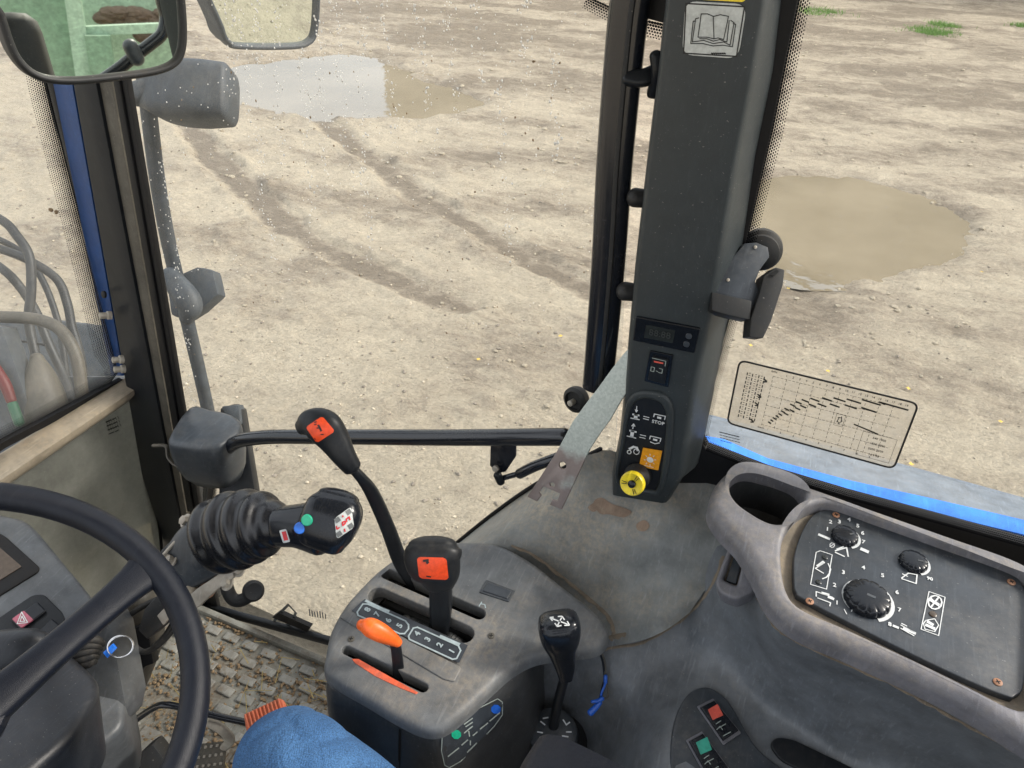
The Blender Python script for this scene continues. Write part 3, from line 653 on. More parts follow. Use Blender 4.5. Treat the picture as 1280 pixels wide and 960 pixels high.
dL = depth(yp(240, 368, YPOLE))
emit('lower_lamp_housing', prism([dp(*p, dL) for p in ((207, 350), (246, 333), (266, 337), (273, 368), (250, 388), (232, 400), (213, 394))], FW*.05, bevel=.008), 'bluegrey', mp_)
emit('clamp', pxsweep([(213, 345, dL-.03), (236, 378, dL-.03), (234, 398, dL-.02)], [(12, 12), (16, 14), (9, 9)], e=2.5), 'bluegrey', mp_)

# ================================================================== FRONT CORNER PILLAR AND WINDSCREEN
def lerp2(a, b, t): return (a[0]+(b[0]-a[0])*t, a[1]+(b[1]-a[1])*t)
pil = thing('front_corner_pillar', 'black front corner cab pillar with a blue painted strip and dusty edge', 'cab pillar', yp(140, 400, .8))
# strips run along the pillar; px x at y=110 / y=480 (extended), each with its own distance
def strip(name, x0, x1, mat, depthoff, thick, y0=-60, y1=640, parent=pil, bevel=.003):
    # x0,x1 = (x at y=110, x at y=480)
    def X(xx, y): return xx[0]+(xx[1]-xx[0])*(y-110)/370
    P = [yp(X(x0, y0), y0, .8+depthoff), yp(X(x1, y0), y0, .8+depthoff), yp(X(x1, y1), y1, .8+depthoff), yp(X(x0, y1), y1, .8+depthoff)]
    return emit(name, prism(P, (0, thick, 0), bevel=bevel), mat, parent)
strip('pillar_core', (55, 158), (138, 214), 'seal', .006, .012, y1=790)
strip('blue_strip', (67, 141), (91, 156), 'blue', -.002, .012, y1=470, bevel=.002)
strip('inner_face', (91, 156), (121, 192), 'black', -.014, .022, y1=800, bevel=.006)
strip('dusty_edge', (120, 191), (141, 205), 'greybrown', -.008, .016, y1=690, bevel=.004)
strip('rubber_seal', (142, 206), (150, 214), 'seal', -.016, .012, y1=640, bevel=.003)
strip('rubber_seal', (152, 216), (160, 223), 'seal', -.012, .010, y1=640, bevel=.003)
emit('lower_post', prism([yp(170, 470, .805), yp(222, 560, .805), yp(262, 760, .805), yp(205, 700, .805)], (0, .05, 0), bevel=.004), 'black', pil)
emit('lower_post_face', prism([yp(166, 500, .79), yp(186, 500, .79), yp(226, 700, .79), yp(206, 700, .79)], (0, .02, 0), bevel=.003), 'greybrown', pil)
for x, y in ((139, 394), (154, 449), (156, 461)):
    q = yp(x, y, .775); s = emit('bolt', join(lathe([(.0075, 0), (.0075, .006), (.004, .008)], q, (-.5, -1, .35), 12), lathe([(.0055, .006), (.0055, .017), (.003, .018)], q, (-.6, -1, .3), 6)), 'steel', pil)
q = yp(131, 368, .775); emit('bolt', lathe([(.006, 0), (.006, .003), (.004, .004)], q, (-.2, -1, .35), 12), 'seal', pil)
# windscreen plane: tilts back with the pillar
W0 = yp(150, 470, .8); Wd = (yp(58, 110, .8)-W0); WN = Wd.cross(Vector((0, 1, 0))).normalized()
WM = frame(W0, WN if WN.x > 0 else -WN, (0, 1, 0))
ws = thing('windscreen', 'dirty front windscreen with a dotted black border at the left edge', 'windscreen', W0)
gl = locs(WM, [(-160, -150), (14, -150), (62, 95), (150, 472), (140, 481), (0, 552), (-160, 668)])
emit('glass', plate(WM, gl, t=.005), 'frontglass', ws, smooth=0)
def fritband(M, edge, width_px, name, parent, pitch=.0024, lift=.0008, mat='frit'):
    """edge: px polyline of the solid side; inner: same polyline moved into the glass (width_px dx,dy)"""
    bm = bmesh.new(); uvl = bm.loops.layers.uv.new('UVMap'); s = 0
    A = [Vector(loc(M, *p)) for p in edge]; B = [Vector(loc(M, p[0]+w[0], p[1]+w[1])) for p, w in zip(edge, width_px)]
    for i in range(len(A)-1):
        l = (A[i+1]-A[i]).length/pitch
        vs = [bm.verts.new(M @ Vector((q.x, q.y, lift))) for q in (A[i], A[i+1], B[i+1], B[i])]; f = bm.faces.new(vs)
        for lp, uvv in zip(f.loops, ((s, 0), (s+l, 0), (s+l, 1), (s, 1))): lp[uvl].uv = uvv
        s += l
    return emit(name, bm, mat, parent, smooth=0, recalc=False)
fritband(WM, [(38, 0), (60, 110), (86, 215), (113, 322), (142, 440), (147, 466), (138, 478)], [(-25, 4)]*5+[(-17, -4), (-10, -14)], 'dotted_border', ws, pitch=.0034, mat='frit10')
fritband(WM, [(138, 478), (60, 520), (0, 551), (-60, 582)], [(-6, -14)]*4, 'dotted_border', ws, pitch=.0034, mat='frit10')
emit('glass_seal', prism([onplane(*p, WM.col[2].xyz, W0) for p in ((148, 472), (152, 478), (0, 558), (-160, 672), (-160, 664), (0, 549))], WM.col[2].xyz*.01), 'seal', ws)
fl_ = thing('lower_front_panel', 'dusty grey lower windscreen pane with small print beside the pillar', 'window panel', xp(80, 620, -1.1))
XF = W0.x-.0
rl_a = [xp(-160, 680, XF), xp(0, 567, XF), xp(160, 470, XF)]; rl_b = [xp(-160, 724, XF+.045), xp(0, 610, XF+.045), xp(168, 494, XF+.045)]
bm = bmesh.new(); nA_ = [[bm.verts.new(p) for p in rl_a], [bm.verts.new(a.lerp(b_, .12)+Vector((.004, 0, .007))) for a, b_ in zip(rl_a, rl_b)], [bm.verts.new(a.lerp(b_, .85)+Vector((.006, 0, .008))) for a, b_ in zip(rl_a, rl_b)], [bm.verts.new(p) for p in rl_b], [bm.verts.new(p+Vector((-.02, 0, -.02))) for p in rl_b], [bm.verts.new(p+Vector((0, 0, -.03))) for p in rl_a]]
for A_, B_ in zip(nA_, nA_[1:]):
    for j in range(2): bm.faces.new((A_[j], A_[j+1], B_[j+1], B_[j]))
bm.faces.new([r[-1] for r in nA_]); emit('frame_rail', bm, 'rail', fl_, smooth=50)
LP = frame(xp(80, 620, XF-.01), (1, 0, 0), (0, 1, 0))
emit('pane', plate(LP, locs(LP, [(-160, 700), (0, 600), (164, 495), (205, 660), (190, 820), (-160, 1000)]), t=.005), 'dirtyglass', fl_, smooth=0)
emit('pane_seal', strokes(LP, [[(-160, 712), (0, 606), (162, 497), (172, 530), (198, 655), (205, 720)]], .008, lift=.002), 'seal', fl_, smooth=0)
P = [strokes(LP, [[(131+i*1.2, 527+i*5), (137+i*1.2, 524.5+i*5)], [(139+i*1.2, 524+i*5), (143+i*1.2, 522+i*5)]], .0022, lift=.003) for i in range(4)]
for i in range(3):
    for k in range(6): P.append(strokes(LP, [[(131+i*1.3+k*2.9, 526+i*4.6-k*1.25), (132.6+i*1.3+k*2.9, 529+i*4.6-k*1.25)]], .0012, lift=.003))
emit('small_print', join(*P), 'blackprint', fl_, smooth=0)
# rear rest of what the lower pane hides: dark front frame outside
# hoses and loader parts beyond the windscreen
def hose(pts, r, mat='hose', lab=''):
    pth = [dp(*p) for p in pts]; o = emit('hydraulic_hose', tube(pth, r, n=8), mat); tag(o, lab, 'hose', 'hydraulic hoses outside the windscreen')
D1 = 1.95
hose([(-60, 250, D1), (0, 274, D1), (22, 296, D1), (37, 322, D1), (39, 364, D1), (36, 401, D1), (45, 446, D1), (60, 510, D1)], .0115, lab='near upright grey hose curving down first beyond the windscreen')
hose([(-60, 292, D1+.1), (0, 311, D1+.1), (37, 326, D1+.1), (71, 349, D1+.1), (84, 379, D1+.1), (90, 409, D1+.1), (99, 439, D1+.1), (106, 480, D1+.1)], .0115, lab='outermost grey hose arching widest to the right beyond the windscreen')
hose([(-60, 296, D1+.2), (0, 334, D1+.05), (26, 360, D1+.05), (45, 390, D1+.05), (60, 427, D1+.05), (79, 469, D1+.05), (90, 500, D1)], .0115, lab='middle grey hose running diagonally under the outermost one')
hose([(-60, 280, D1+.2), (0, 300, D1+.2), (34, 322, D1+.2), (56, 356, D1+.2), (71, 397, D1+.2), (78, 430, D1+.2), (84, 480, D1+.2)], .009, lab='thin grey hose just inside the outermost arching one')
hose([(-60, 392, D1-.1), (0, 396, D1-.1), (45, 399, D1-.1), (75, 412, D1-.1), (94, 442, D1-.1), (101, 478, D1-.1), (104, 520, D1-.1)], .0145, 'greybrown', lab='thickest brownish hose bending down lowest beyond the windscreen')
hose([(8, 425, D1), (30, 427, D1), (55, 431, D1)], .003, 'black', lab='thin dark cable lying flat below the upright hose')
ld = thing('loader_valve', 'dusty valve block and conical boot outside at the far left', 'valve', dp(50, 500, 1.9))
emit('boot', pxsweep([(46, 448, 1.85), (50, 470, 1.85), (54, 500, 1.85), (58, 540, 1.85)], [8, 18, 26, 30], seg=24), 'greybrown', ld)
emit('arm', prism([dp(*p, 1.8) for p in ((-40, 400), (2, 408), (44, 530), (20, 545), (-40, 480))], FW*.06, bevel=.006), 'bluegrey', ld)
emit('red_tape', pxsweep([(-10, 455, 1.78), (6, 480, 1.78), (14, 500, 1.78)], [7, 7, 6], seg=12), 'redtape', ld)
emit('green_tape', pxsweep([(16, 506, 1.78), (24, 528, 1.78)], [6, 6], seg=12), 'greentape', ld)
emit('base', prism([dp(*p, 2.02) for p in ((-60, 470), (60, 470), (150, 470), (215, 560), (215, 640), (-60, 760))], FW*.12, bevel=.01), 'panel', ld)
hd = thing('bonnet_side', 'weathered grey bonnet corner behind the hoses', 'bonnet', dp(80, 440, 2.3))
emit('panel', prism([dp(*p, 2.3) for p in ((-80, 405), (60, 398), (110, 404), (128, 424), (150, 500), (160, 640), (-80, 640))], FW*.25, bevel=.02), 'bluegrey', hd)

# ================================================================== UNSEEN CAB ROOF, SEAT AND WALLS (added to block sky light)
MT['lining'] = plastic('pale_roof_lining', (.30, .30, .29), amt=.1, rough=.8, bump=.2, scratch=False)
rf = thing('unseen_cab_roof', 'grey lined cab roof above the driver', 'roof', (-.1, .1, 2.75))  # unseen roof added against sky reflections, short at the rear to admit sun
emit('lining', box(Matrix.Translation((-.20, .08, 2.76)), 1.45, 1.36, .06, .02), 'lining', rf)
emit('shell', box(Matrix.Translation((-.20, .08, 2.83)), 1.52, 1.46, .08, .03), 'blackpaint', rf)

se = thing('unseen_driver_seat', 'black fabric driver seat behind the view', 'seat', (.30, .20, 1.0))  # unseen seat, added to keep sky from reflecting in the black parts
emit('cushion', box(Matrix.Translation((.22, .20, 1.32)), .46, .48, .14, .04, 3), 'rubber', se)
emit('backrest', box(Matrix.Translation((.50, .20, 1.72)) @ Matrix.Rotation(.14, 4, 'Y'), .13, .48, .78, .05, 3), 'rubber', se)
emit('pedestal', box(Matrix.Translation((.24, .20, 1.09)), .36, .36, .30, .02), 'black', se)
rw_ = thing('unseen_cab_wall', 'dark lower rear wall of the cab behind the seat', 'cab wall', (.85, .17, 1.0))  # unseen walls, added to cut off low sky behind the view
emit('panel', box(Matrix.Translation((.88, .12, 1.36)), .05, 1.34, .86, .01), 'pillar', rw_)
emit('left_wall', box(Matrix.Translation((.0, -.56, 1.30)), 1.7, .05, .74, .01), 'pillar', rw_)

# ================================================================== DOOR
door = thing('cab_door', 'closed glass cab door with a black tube frame and grab bar', 'door', yp(450, 780, .8))
DM = frame(yp(450, 400, .815), (0, -1, 0), (1, 0, 0))
gl = locs(DM, [(150, -150), (760, -150), (800, 40), (778, 400), (742, 1000), (260, 1000), (236, 640), (224, 500), (160, 110)])
dg = emit('glass', plate(DM, gl, t=.005), 'glass', door, smooth=0)
Yt = .785
vt = [yp(800, -60, Yt), yp(788, 0, Yt), yp(780, 70, Yt), yp(768, 206, Yt), yp(761, 320, Yt), yp(752, 430, Yt), yp(747, 484, Yt)]
emit('rear_tube', sweep(vt, [(.0195, .014)]*7, seg=24, e=2.4, caps=(False, True), ref=(0, -1, 0), capk=.3), 'blackpaint', door)
vt = [yp(x+3, y, Yt-.013) for x, y in ((800, -60), (788, 0), (780, 70), (768, 206), (761, 320), (752, 430), (747, 480))]
emit('tube_groove', sweep(vt, [(.003, .0025)]*7, seg=8, caps=(False, True), ref=(0, -1, 0)), 'rubber', door)
emit('bracket', sweep([yp(785, 96, Yt-.01), yp(802, 98, Yt-.01), yp(822, 90, Yt)], [(.0085, .006)]*3, e=3), 'black', door)
emit('bracket', sweep([yp(820, 70, Yt-.01), yp(822, 92, Yt-.01), yp(816, 116, Yt)], [(.006, .006)]*3, e=3), 'black', door)
emit('top_corner', prism([yp(742, -40, .80), yp(830, -40, .80), yp(834, 30, .80), yp(805, 22, .80), yp(770, 8, .80)], (0, .02, 0)), 'seal', door)
fritband(DM, [(735, -6), (765, 8), (800, 22), (836, 30)], [(-6, 16), (-6, 18), (-5, 20), (-4, 22)], 'dotted_border', door, pitch=.0028, lift=.003)
Yb = .745
gb = [yp(266, 660, Yb+.02), yp(262, 620, Yb+.01), yp(268, 585, Yb), yp(290, 556, Yb), yp(325, 547, Yb), yp(400, 546, Yb), yp(560, 547, Yb), yp(705, 546, Yb)]
emit('grab_bar', tube(gb, [(.0118, .0118)]*8, seg=20, n=8), 'blackpaint', door)
emit('bar_bracket', prism([yp(*p, Yb+.005) for p in ((613, 556), (644, 556), (644, 572), (632, 590), (622, 592), (612, 582))], (0, .006, 0), bevel=.0015), 'blackpaint', door)
emit('bracket_bolt', lathe([(.005, 0), (.005, .004), (.003, .005)], yp(620, 585, Yb), (0, -1, .3), 6), 'steel', door)
gs = emit('gas_strut', join(tube([yp(650, 592, Yb), yp(668, 583, Yb), yp(700, 571, Yb+.01)], .0075, n=2), tube([yp(624, 599, Yb), yp(655, 590, Yb)], .004, n=1)), 'blackpaint', door)
emit('ball_joint', sweep([yp(622, 594, Yb-.004), yp(626, 602, Yb-.004)], [(.006, .006)]*2), 'black', gs)
lt = emit('latch', lathe([(.016, 0), (.0175, .004), (.0175, .011), (.013, .014), (.012, .009), (.004, .009)], yp(724, 497, .79), (-.3, -1, .15), 24), 'rubber', door)
emit('latch_pin', lathe([(.004, 0), (.004, .018), (.002, .019)], yp(722, 499, .79), (-.3, -1, .15), 12), 'steel', lt)
emit('sill', prism([yp(225, 748, .80), yp(300, 770, .80), yp(430, 806, .80), yp(470, 818, .80), yp(470, 826, .80), yp(430, 813, .80), yp(225, 756, .80)], (0, .012, 0), bevel=.003), 'black', door)
emit('lower_trim', prism([yp(340, 772, .805), yp(348, 766, .805), yp(388, 784, .805), yp(384, 790, .805)], (0, .01, 0)), 'seal', door)
P = [strokes(DM, [[(388+k*3.3, 762-abs(2-k % 4)*1+k*.6), (388.8+k*3.3, 768+k*.6)]], .003, lift=.004) for k in range(7)] + [strokes(DM, [[(344, 775), (352, 764), (362, 754), (371, 764), (366, 778), (352, 781)]], .006, lift=.004)]
emit('etched_print', join(*P), 'dimprint', door, smooth=0)
emit('lock_housing', lathe([(.02, 0), (.023, .004), (.023, .02), (.017, .026), (.01, .026)], yp(285, 588, .80), (0, -1, .2), 24), 'black', door)
# dried water runs on the door glass
V, Fc = [], []
def drop(px, py, r):
    c = loc(DM, px, py); k = len(V); n = random.choice((5, 6, 7)); a0 = random.uniform(0, 6)
    V.append((c[0], c[1], .0045))
    for j in range(n):
        a2 = a0+2*math.pi*j/n; rr = r*random.uniform(.5, 1.25); V.append((c[0]+rr*math.cos(a2), c[1]+rr*1.3*math.sin(a2), .0031))
    Fc.extend([[k, k+1+j, k+1+(j+1) % n] for j in range(n)])
runs = [(285, -10, 300, 120), (322, 0, 330, 120), (300, 10, 345, 330), (420, 0, 440, 250), (452, 0, 462, 330), (400, 20, 412, 240), (520, 0, 545, 190), (560, 0, 572, 150), (600, 0, 605, 110), (655, 0, 660, 120), (205, 200, 232, 400), (345, 10, 352, 210), (480, 0, 500, 200), (690, 60, 700, 260), (232, 410, 246, 520), (380, 60, 395, 330), (625, 100, 640, 330)]
for x0, y0, x1, y1 in runs:
    n = int(abs(y1-y0)*.35); wx = 0
    for i in range(n):
        t = random.random()**1.3; wx = 3.2*math.sin(t*17+x0); drop(x0+(x1-x0)*t+wx+random.gauss(0, 3.2), y0+(y1-y0)*t, random.choice((.0004, .0006, .0008, .0010, .0016)))
for _ in range(420): drop(random.uniform(180, 760), random.uniform(0, 540)*random.random()**.4, random.choice((.0005, .0007, .0009)))
me = bpy.data.meshes.new('dried_drops'); me.from_pydata([tuple(DM @ Vector(v)-wloc(door)) for v in V], [], Fc); me.materials.append(MT['drop'])
o = bpy.data.objects.new('dried_drops', me); COL.objects.link(o); o.parent = door; o['kind'] = 'stuff'
V, Fc = [], []
for _ in range(170): drop(random.uniform(180, 740), random.uniform(60, 730), random.choice((.0006, .0009, .0013)))
me = bpy.data.meshes.new('mud_specks'); me.from_pydata([tuple(DM @ Vector(v)-wloc(door)) for v in V], [], Fc); me.materials.append(MT['crumb'])
o = bpy.data.objects.new('mud_specks', me); COL.objects.link(o); o.parent = door; o['kind'] = 'stuff'
bm = ico(WM @ Vector((*loc(WM, 60, 261), .006)), (.005, .003, .003), 2, .3); bm2 = ico(WM @ Vector((*loc(WM, 67, 264), .006)), (.0035, .003, .003), 2, .3)
emit('mud_splash', join(bm, bm2), 'crumb', ws)

# hinge cover box at the foot of the pillar
hb = thing('hinge_cover', 'black moulded plastic box at the foot of the front pillar', 'cover', dp(258, 560, 1.2))
dH = depth(yp(258, 545, .76))
z0 = yp(262, 512, .795).z
tp = [zp(*p, z0) for p in ((236, 508), (262, 511), (291, 518), (302, 532), (284, 552), (262, 560), (224, 557), (209, 549))]
cx_ = sum(p.x for p in tp)/8; cy_ = sum(p.y for p in tp)/8
bm = bmesh.new(); rg = []
for z_, k_ in ((0.002, .80), (0, .93), (-.004, .985), (-.012, 1.0), (-.05, .99), (-.085, .86), (-.11, .66), (-.115, .5)): rg.append([bm.verts.new((cx_+(p.x-cx_)*k_, cy_+(p.y-cy_)*k_+(1-k_)*(.012 if z_ < -.06 else 0), z0+z_)) for p in [Vector(q) for q in catmull(tp, 3, True)]])
for A_, B_ in zip(rg, rg[1:]):
    for j in range(len(A_)): bm.faces.new((A_[j], A_[(j+1) % len(A_)], B_[(j+1) % len(A_)], B_[j]))
bm.faces.new(rg[0]); bm.faces.new(rg[-1][::-1]); emit('cover', bm, 'panel', hb, smooth=50)
emit('rear_post', prism([dp(*p, dH+.06) for p in ((275, 510), (292, 505), (302, 512), (320, 622), (312, 690), (272, 690))], FW*.03, bevel=.004), 'black', hb)
emit('side_tab', prism([dp(*p, dH+.05) for p in ((276, 508), (298, 506), (301, 530), (290, 536))], FW*.03, bevel=.004), 'bluegrey', hb)
emit('clip_ring', tube([dp(*p, dH-.03) for p in ((192, 557), (208, 558), (211, 572), (222, 582), (234, 577), (229, 570))], [(.003, .0065)]*6, seg=10), 'greybrown', hb)

# ================================================================== REAR CORNER PILLAR (trim column with controls)
YF = .735
col = thing('pillar_trim', 'dark grey trim column with clock, switch and power take-off panel', 'cab pillar', yp(800, 620, .76))
NSEG = [( -60, 841, 961, 984), (0, 835, 955, 978), (100, 824, 938, 966), (206, 811, 917, 944), (330, 797, 897, 926), (430, 788, 878, 906), (480, 784, 868, 896), (540, 778, 858, 884), (590, 768, 850, 873), (626, 766, 834, 862)]
bm = bmesh.new(); rings = []
for i, (y, a, b_, c_) in enumerate(NSEG):
    yy2 = y; yc = y + (0 if i < 9 else 0)
    P = [yp(a-3, y, YF+.075), yp(a-2, y, YF+.012), yp(a, y, YF+.003), yp(a+4, y, YF), yp(b_-5, y+ (b_-a)*.06, YF), yp(b_, y+(b_-a)*.06, YF+.003), yp(b_+5, y+(b_-a)*.05, YF+.009), yp(c_-4, y-6, YF+.045), yp(c_, y-12, YF+.055), yp(c_, y-12, YF+.09)]
    if i == 9: P = [yp(a+1, 618, YF+.075), yp(a, 618, YF+.012), yp(a+1, 619, YF+.003), yp(a+6, 620, YF), yp(b_-6, 629, YF), yp(b_-1, 628, YF+.003), yp(b_+3, 624, YF+.009), yp(c_-10, 598, YF+.045), yp(c_-4, 592, YF+.055), yp(c_-2, 590, YF+.09)]
    rings.append([bm.verts.new(p) for p in P])
for A, B in zip(rings, rings[1:]):
    for j in range(len(A)-1): bm.faces.new((A[j], A[j+1], B[j+1], B[j]))
bm.faces.new(rings[-1])
emit('trim_body', bm, 'pillar', col, smooth=50)
CM = frame(yp(830, 400, YF), (0, -1, 0), (1, 0, 0))
def dec(M, pts, mat, name, parent, r=.002, t=.0008, lift=.0006, bevel=0, label=None, smooth=0):
    return emit(name, plate(M, roundpoly(locs(M, pts), r), t=t, bevel=bevel, drop=-(lift+t)), mat, parent, label=label, smooth=smooth)
def pstroke(M, lines, wpx, mat, name, parent, lift=.0018, closed=False):
    p = M @ Vector((*loc(M, *lines[0][0]), 0)); return emit(name, strokes(M, lines, wpx*depth(p)/F, lift, closed), mat, parent, smooth=0)
# handbook sticker
st = dec(CM, [(857, 1), (934, 5), (923, 73), (853, 68)], 'sticker', 'handbook_sticker', col, r=.010)
pstroke(CM, [[(858, 4), (931, 8), (921, 70), (855, 66)]], 1.6, 'blackprint', 'sticker_border', st, closed=True)
bk = [[(877, 17), (885, 17), (892, 20), (893, 48), (884, 46), (873, 46), (877, 17)], [(893, 20), (901, 18), (911, 20), (909, 30), (905, 49), (898, 47), (893, 48)], [(874, 22), (870, 23), (866, 52), (880, 50), (892, 54), (905, 52), (913, 56), (918, 28), (914, 25)], [(870, 26), (867, 26), (864, 54), (879, 54), (892, 57), (904, 56), (916, 58), (920, 30), (917, 29)], [(875, 48), (884, 48), (892, 51), (900, 49), (909, 52), (912, 25)]]
pstroke(CM, bk, 1.1, 'blackprint', 'book_symbol', st)
emit('sticker_code', join(*[strokes(CM, [[(890+k*2.6, 66), (891.6+k*2.6, 66.6)]], .0012, lift=.002) for k in range(7)]), 'blackprint', st, smooth=0)
dec(CM, [(866, -14), (935, -12), (932, 2.5), (864, -1.5)], 'yellow', 'yellow_sticker', col, r=.004)
# clock display
ck = dec(CM, [(796, 394), (876, 409), (869, 440), (792, 424)], 'gloss', 'clock', col, r=.002, t=.003, bevel=.001)
sc_ = dec(CM, [(809, 404), (845, 411), (842, 427), (806, 420)], 'lcd', 'clock_display', ck, r=.001, lift=.003)
emit('display_digits', textpx(CM, '88:88', (810, 412.5), (842, 418.5), 9, lift=.0046), 'ghost', sc_, smooth=0)
for p in ((862, 418), (859, 428)): emit('clock_button', disc(CM, loc(CM, *p), .0035, .0015, 16, lift=.0036), 'panel', ck)
# rocker switch
rk = dec(CM, [(813, 437), (842, 443), (836, 483), (806, 475)], 'gloss', 'rocker_switch', col, r=.001, t=.002, bevel=.0006)
rr_ = emit('rocker', join(plate(CM, roundpoly(locs(CM, [(817, 443), (837, 447), (832, 478), (811, 472)]), .001), t=.003, bevel=.001, drop=-.0055)), 'black', rk)
pstroke(CM, [[(820, 448.5), (830, 450.5)]], 2.2, 'redlens', 'red_mark', rk, lift=.0064)
pstroke(CM, [[(816, 455), (820, 456), (819, 461), (815, 460), (816, 455)], [(822, 460), (824, 461)], [(826, 457), (830, 458), (829, 463), (825, 462)], [(817, 444), (834, 448), (833, 454)]], .9, 'greygreen', 'switch_symbol', rk, lift=.0064)
# power take-off panel: raised rim, inset dark face
rimo = [(771, 602), (777, 545), (782, 510), (789, 494), (803, 487), (828, 490), (840, 503), (843, 525), (838, 575), (828, 612), (815, 617)]
rimi = [(776, 600), (782, 550), (786, 524), (793, 504), (805, 497), (822, 500), (831, 510), (833, 528), (829, 570), (822, 606), (812, 610)]
pn = emit('panel_rim', plate(CM, smooth2(locs(CM, rimo), 4), t=.010, bevel=.004, holes=[smooth2(locs(CM, rimi), 4)], drop=-.005), 'pillar', col)
fcx = emit('panel_face', plate(CM, smooth2(locs(CM, rimi), 4), t=.003, drop=-.0022), 'black', col)
lf = .0034
def icon(lines, w=1.3, mat='white', name='printed_symbol'): pstroke(CM, lines, w, mat, name, fcx, lift=lf)
icon([[(797, 506), (796.5, 512)], [(795, 510), (796.3, 513), (798, 511)]], 1.1)
icon([[(792.3, 516), (799.3, 517.3)]], 2.6); icon([[(795.9, 517), (795.4, 520.5)]], 4.6); icon([[(789.6, 520.6), (800, 522.6)]], 1.5)
icon([[(805.5, 518.4), (812.2, 520)], [(805, 521.2), (811.6, 522.8)]], 1.1)
icon([[(818, 519), (819, 515.5), (832.6, 518.4), (831.6, 522.4)]], 1.3); icon([[(823.4, 519.9), (826.4, 520.5)]], 3)
emit('stop_lettering', textpx(CM, 'STOP', (815.2, 524.4), (832, 528.2), 4.8, lift=lf, bold=.0001), 'white', fcx, smooth=0)
icon([[(793, 528), (792, 534)], [(790.6, 530.5), (793.1, 527.8), (794.6, 531)]], 1.1)
icon([[(788.6, 536.4), (795.8, 538)]], 2.6); icon([[(791.7, 537), (790.6, 543.4)]], 4.4); icon([[(784.8, 543), (795.6, 545.6)]], 1.5)
icon([[(801.2, 541.4), (808, 543)], [(800.6, 544.4), (807.3, 546)]], 1.1)
icon([[(813, 546.6), (814, 543), (827, 546), (826, 549.8)], [(814, 550.4), (819.5, 552.6), (825, 551.6)]], 1.3); icon([[(818.3, 547.4), (821.4, 548.2)]], 3)
icon([[(788, 559), (793, 556.5), (797, 557.5), (798, 561)]], 3); 
for c, r in (((787.5, 563), 2.4), ((796.5, 562.5), 3.6)):
    icon([[(c[0]+r*math.cos(k*.785), c[1]+r*math.sin(k*.785)) for k in range(9)]], 1.1)
os_ = dec(CM, [(805, 557), (829, 561), (824, 585), (800, 580)], 'amber', 'amber_sticker', col, r=.001, lift=.004)
emit('sun_symbol', disc(CM, loc(CM, 814, 571.5), .0042, .0004, 20, lift=.0052), 'white', os_)
icon2 = [[(814+7.2*math.cos(a), 571.5+7.2*math.sin(a)), (814+5.6*math.cos(a), 571.5+5.6*math.sin(a))] for a in [k*.7854 for k in range(8)]]
pstroke(CM, icon2, 1.0, 'white', 'sun_rays', os_, lift=.0054); pstroke(CM, [[(807, 578.5), (818, 581)]], .9, 'white', 'sun_rays', os_, lift=.0054)
kn = thing('power_take_off_knob', 'yellow round pull knob at the foot of the trim column', 'knob', yp(793, 602, .72))
ka = Vector((-.08, -1, .42)).normalized(); ko = yp(799, 593, YF-.002)
emit('collar', lathe([(.015, -.01), (.0165, .002), (.0165, .012), (.013, .016), (.011, .026), (.006, .028)], ko, ka, 28), 'rubber', kn)
kc = yp(791, 604, YF-.030)
kb = emit('knob_cap', lathe([(.006, -.008), (.0135, -.006), (.0152, -.002), (.0152, .003), (.0135, .0055), (.008, .0045), (.0045, .003)], kc, ka, 40), 'yellow', kn)
KM = frame(kc, ka, RT)
emit('cap_centre', lathe([(.0048, .003), (.0048, .0055), (.003, .0065)], kc, ka, 16), 'gloss', kn)
bm = bmesh.new(); Ls = []
for k in range(3):
    a0 = .9+k*2.094
    for da in (-.13, .13): Ls.append(prism([KM @ Vector((r*math.cos(a0+da)-w*math.sin(a0), r*math.sin(a0+da)+w*math.cos(a0), .0052)) for r, w in ((.006, -.0003), (.0125, -.0003), (.0125, .0003), (.006, .0003))], ka*.0009))
emit('cap_marks', join(*Ls), 'rubber', kb, smooth=0)
q = yp(869, 531, YF+.045); emit('trim_screw', join(lathe([(.006, 0), (.006, .004), (.003, .005)], q, (.75, -.7, 0), 12)), 'rust', col)
for (x, y), l in (((796, 247), 'upper'), ((783, 364), 'lower')):
    o = emit('bump_stop', pxsweep([(x+16, y+2, depth(yp(x, y, .775))), (x-2, y, depth(yp(x, y, .775)))], [11, 12], seg=16, e=2.3), 'rubber'); tag(o, l+' black rubber bump stop on the door side of the column', 'bump stop', 'rubber stops on the column')

# ================================================================== SIDE WINDOW
sw = thing('side_window', 'fixed side window right of the column with a dotted border and black frame', 'window', yp(1080, 560, .80))
SM = frame(yp(1080, 400, .80), (0, -1, 0), (1, 0, 0))
gl = locs(SM, [(1000, -140), (1500, -140), (1500, 760), (1285, 690), (860, 570), (880, 440), (930, 250)])
emit('glass', plate(SM, gl, t=.005), 'sideglass', sw, smooth=0)
blk = [(958, -80), (1012, -80), (1000, -6), (986, 60), (966, 160), (944, 255), (912, 395), (888, 480), (878, 535), (878, 545), (884, 557), (960, 586), (1060, 616), (1160, 643), (1280, 676), (1500, 742), (1500, 800), (1280, 706), (1120, 655), (885, 600), (850, 600), (840, 560), (862, 480), (888, 400), (908, 320), (928, 206), (948, 100)]
emit('frame', plate(SM, locs(SM, blk), t=.016, bevel=.002, drop=-.008), 'seal', sw, smooth=0)
fritband(SM, [(1012, -80), (1000, -6), (986, 60), (966, 160), (944, 255), (912, 395), (888, 480), (878, 535)], [(16, 2), (16, 2), (16, 3), (15, 3), (13, 3), (12, 3), (12, 2), (10, 0)], 'dotted_border', sw, pitch=.0031, lift=.0095)
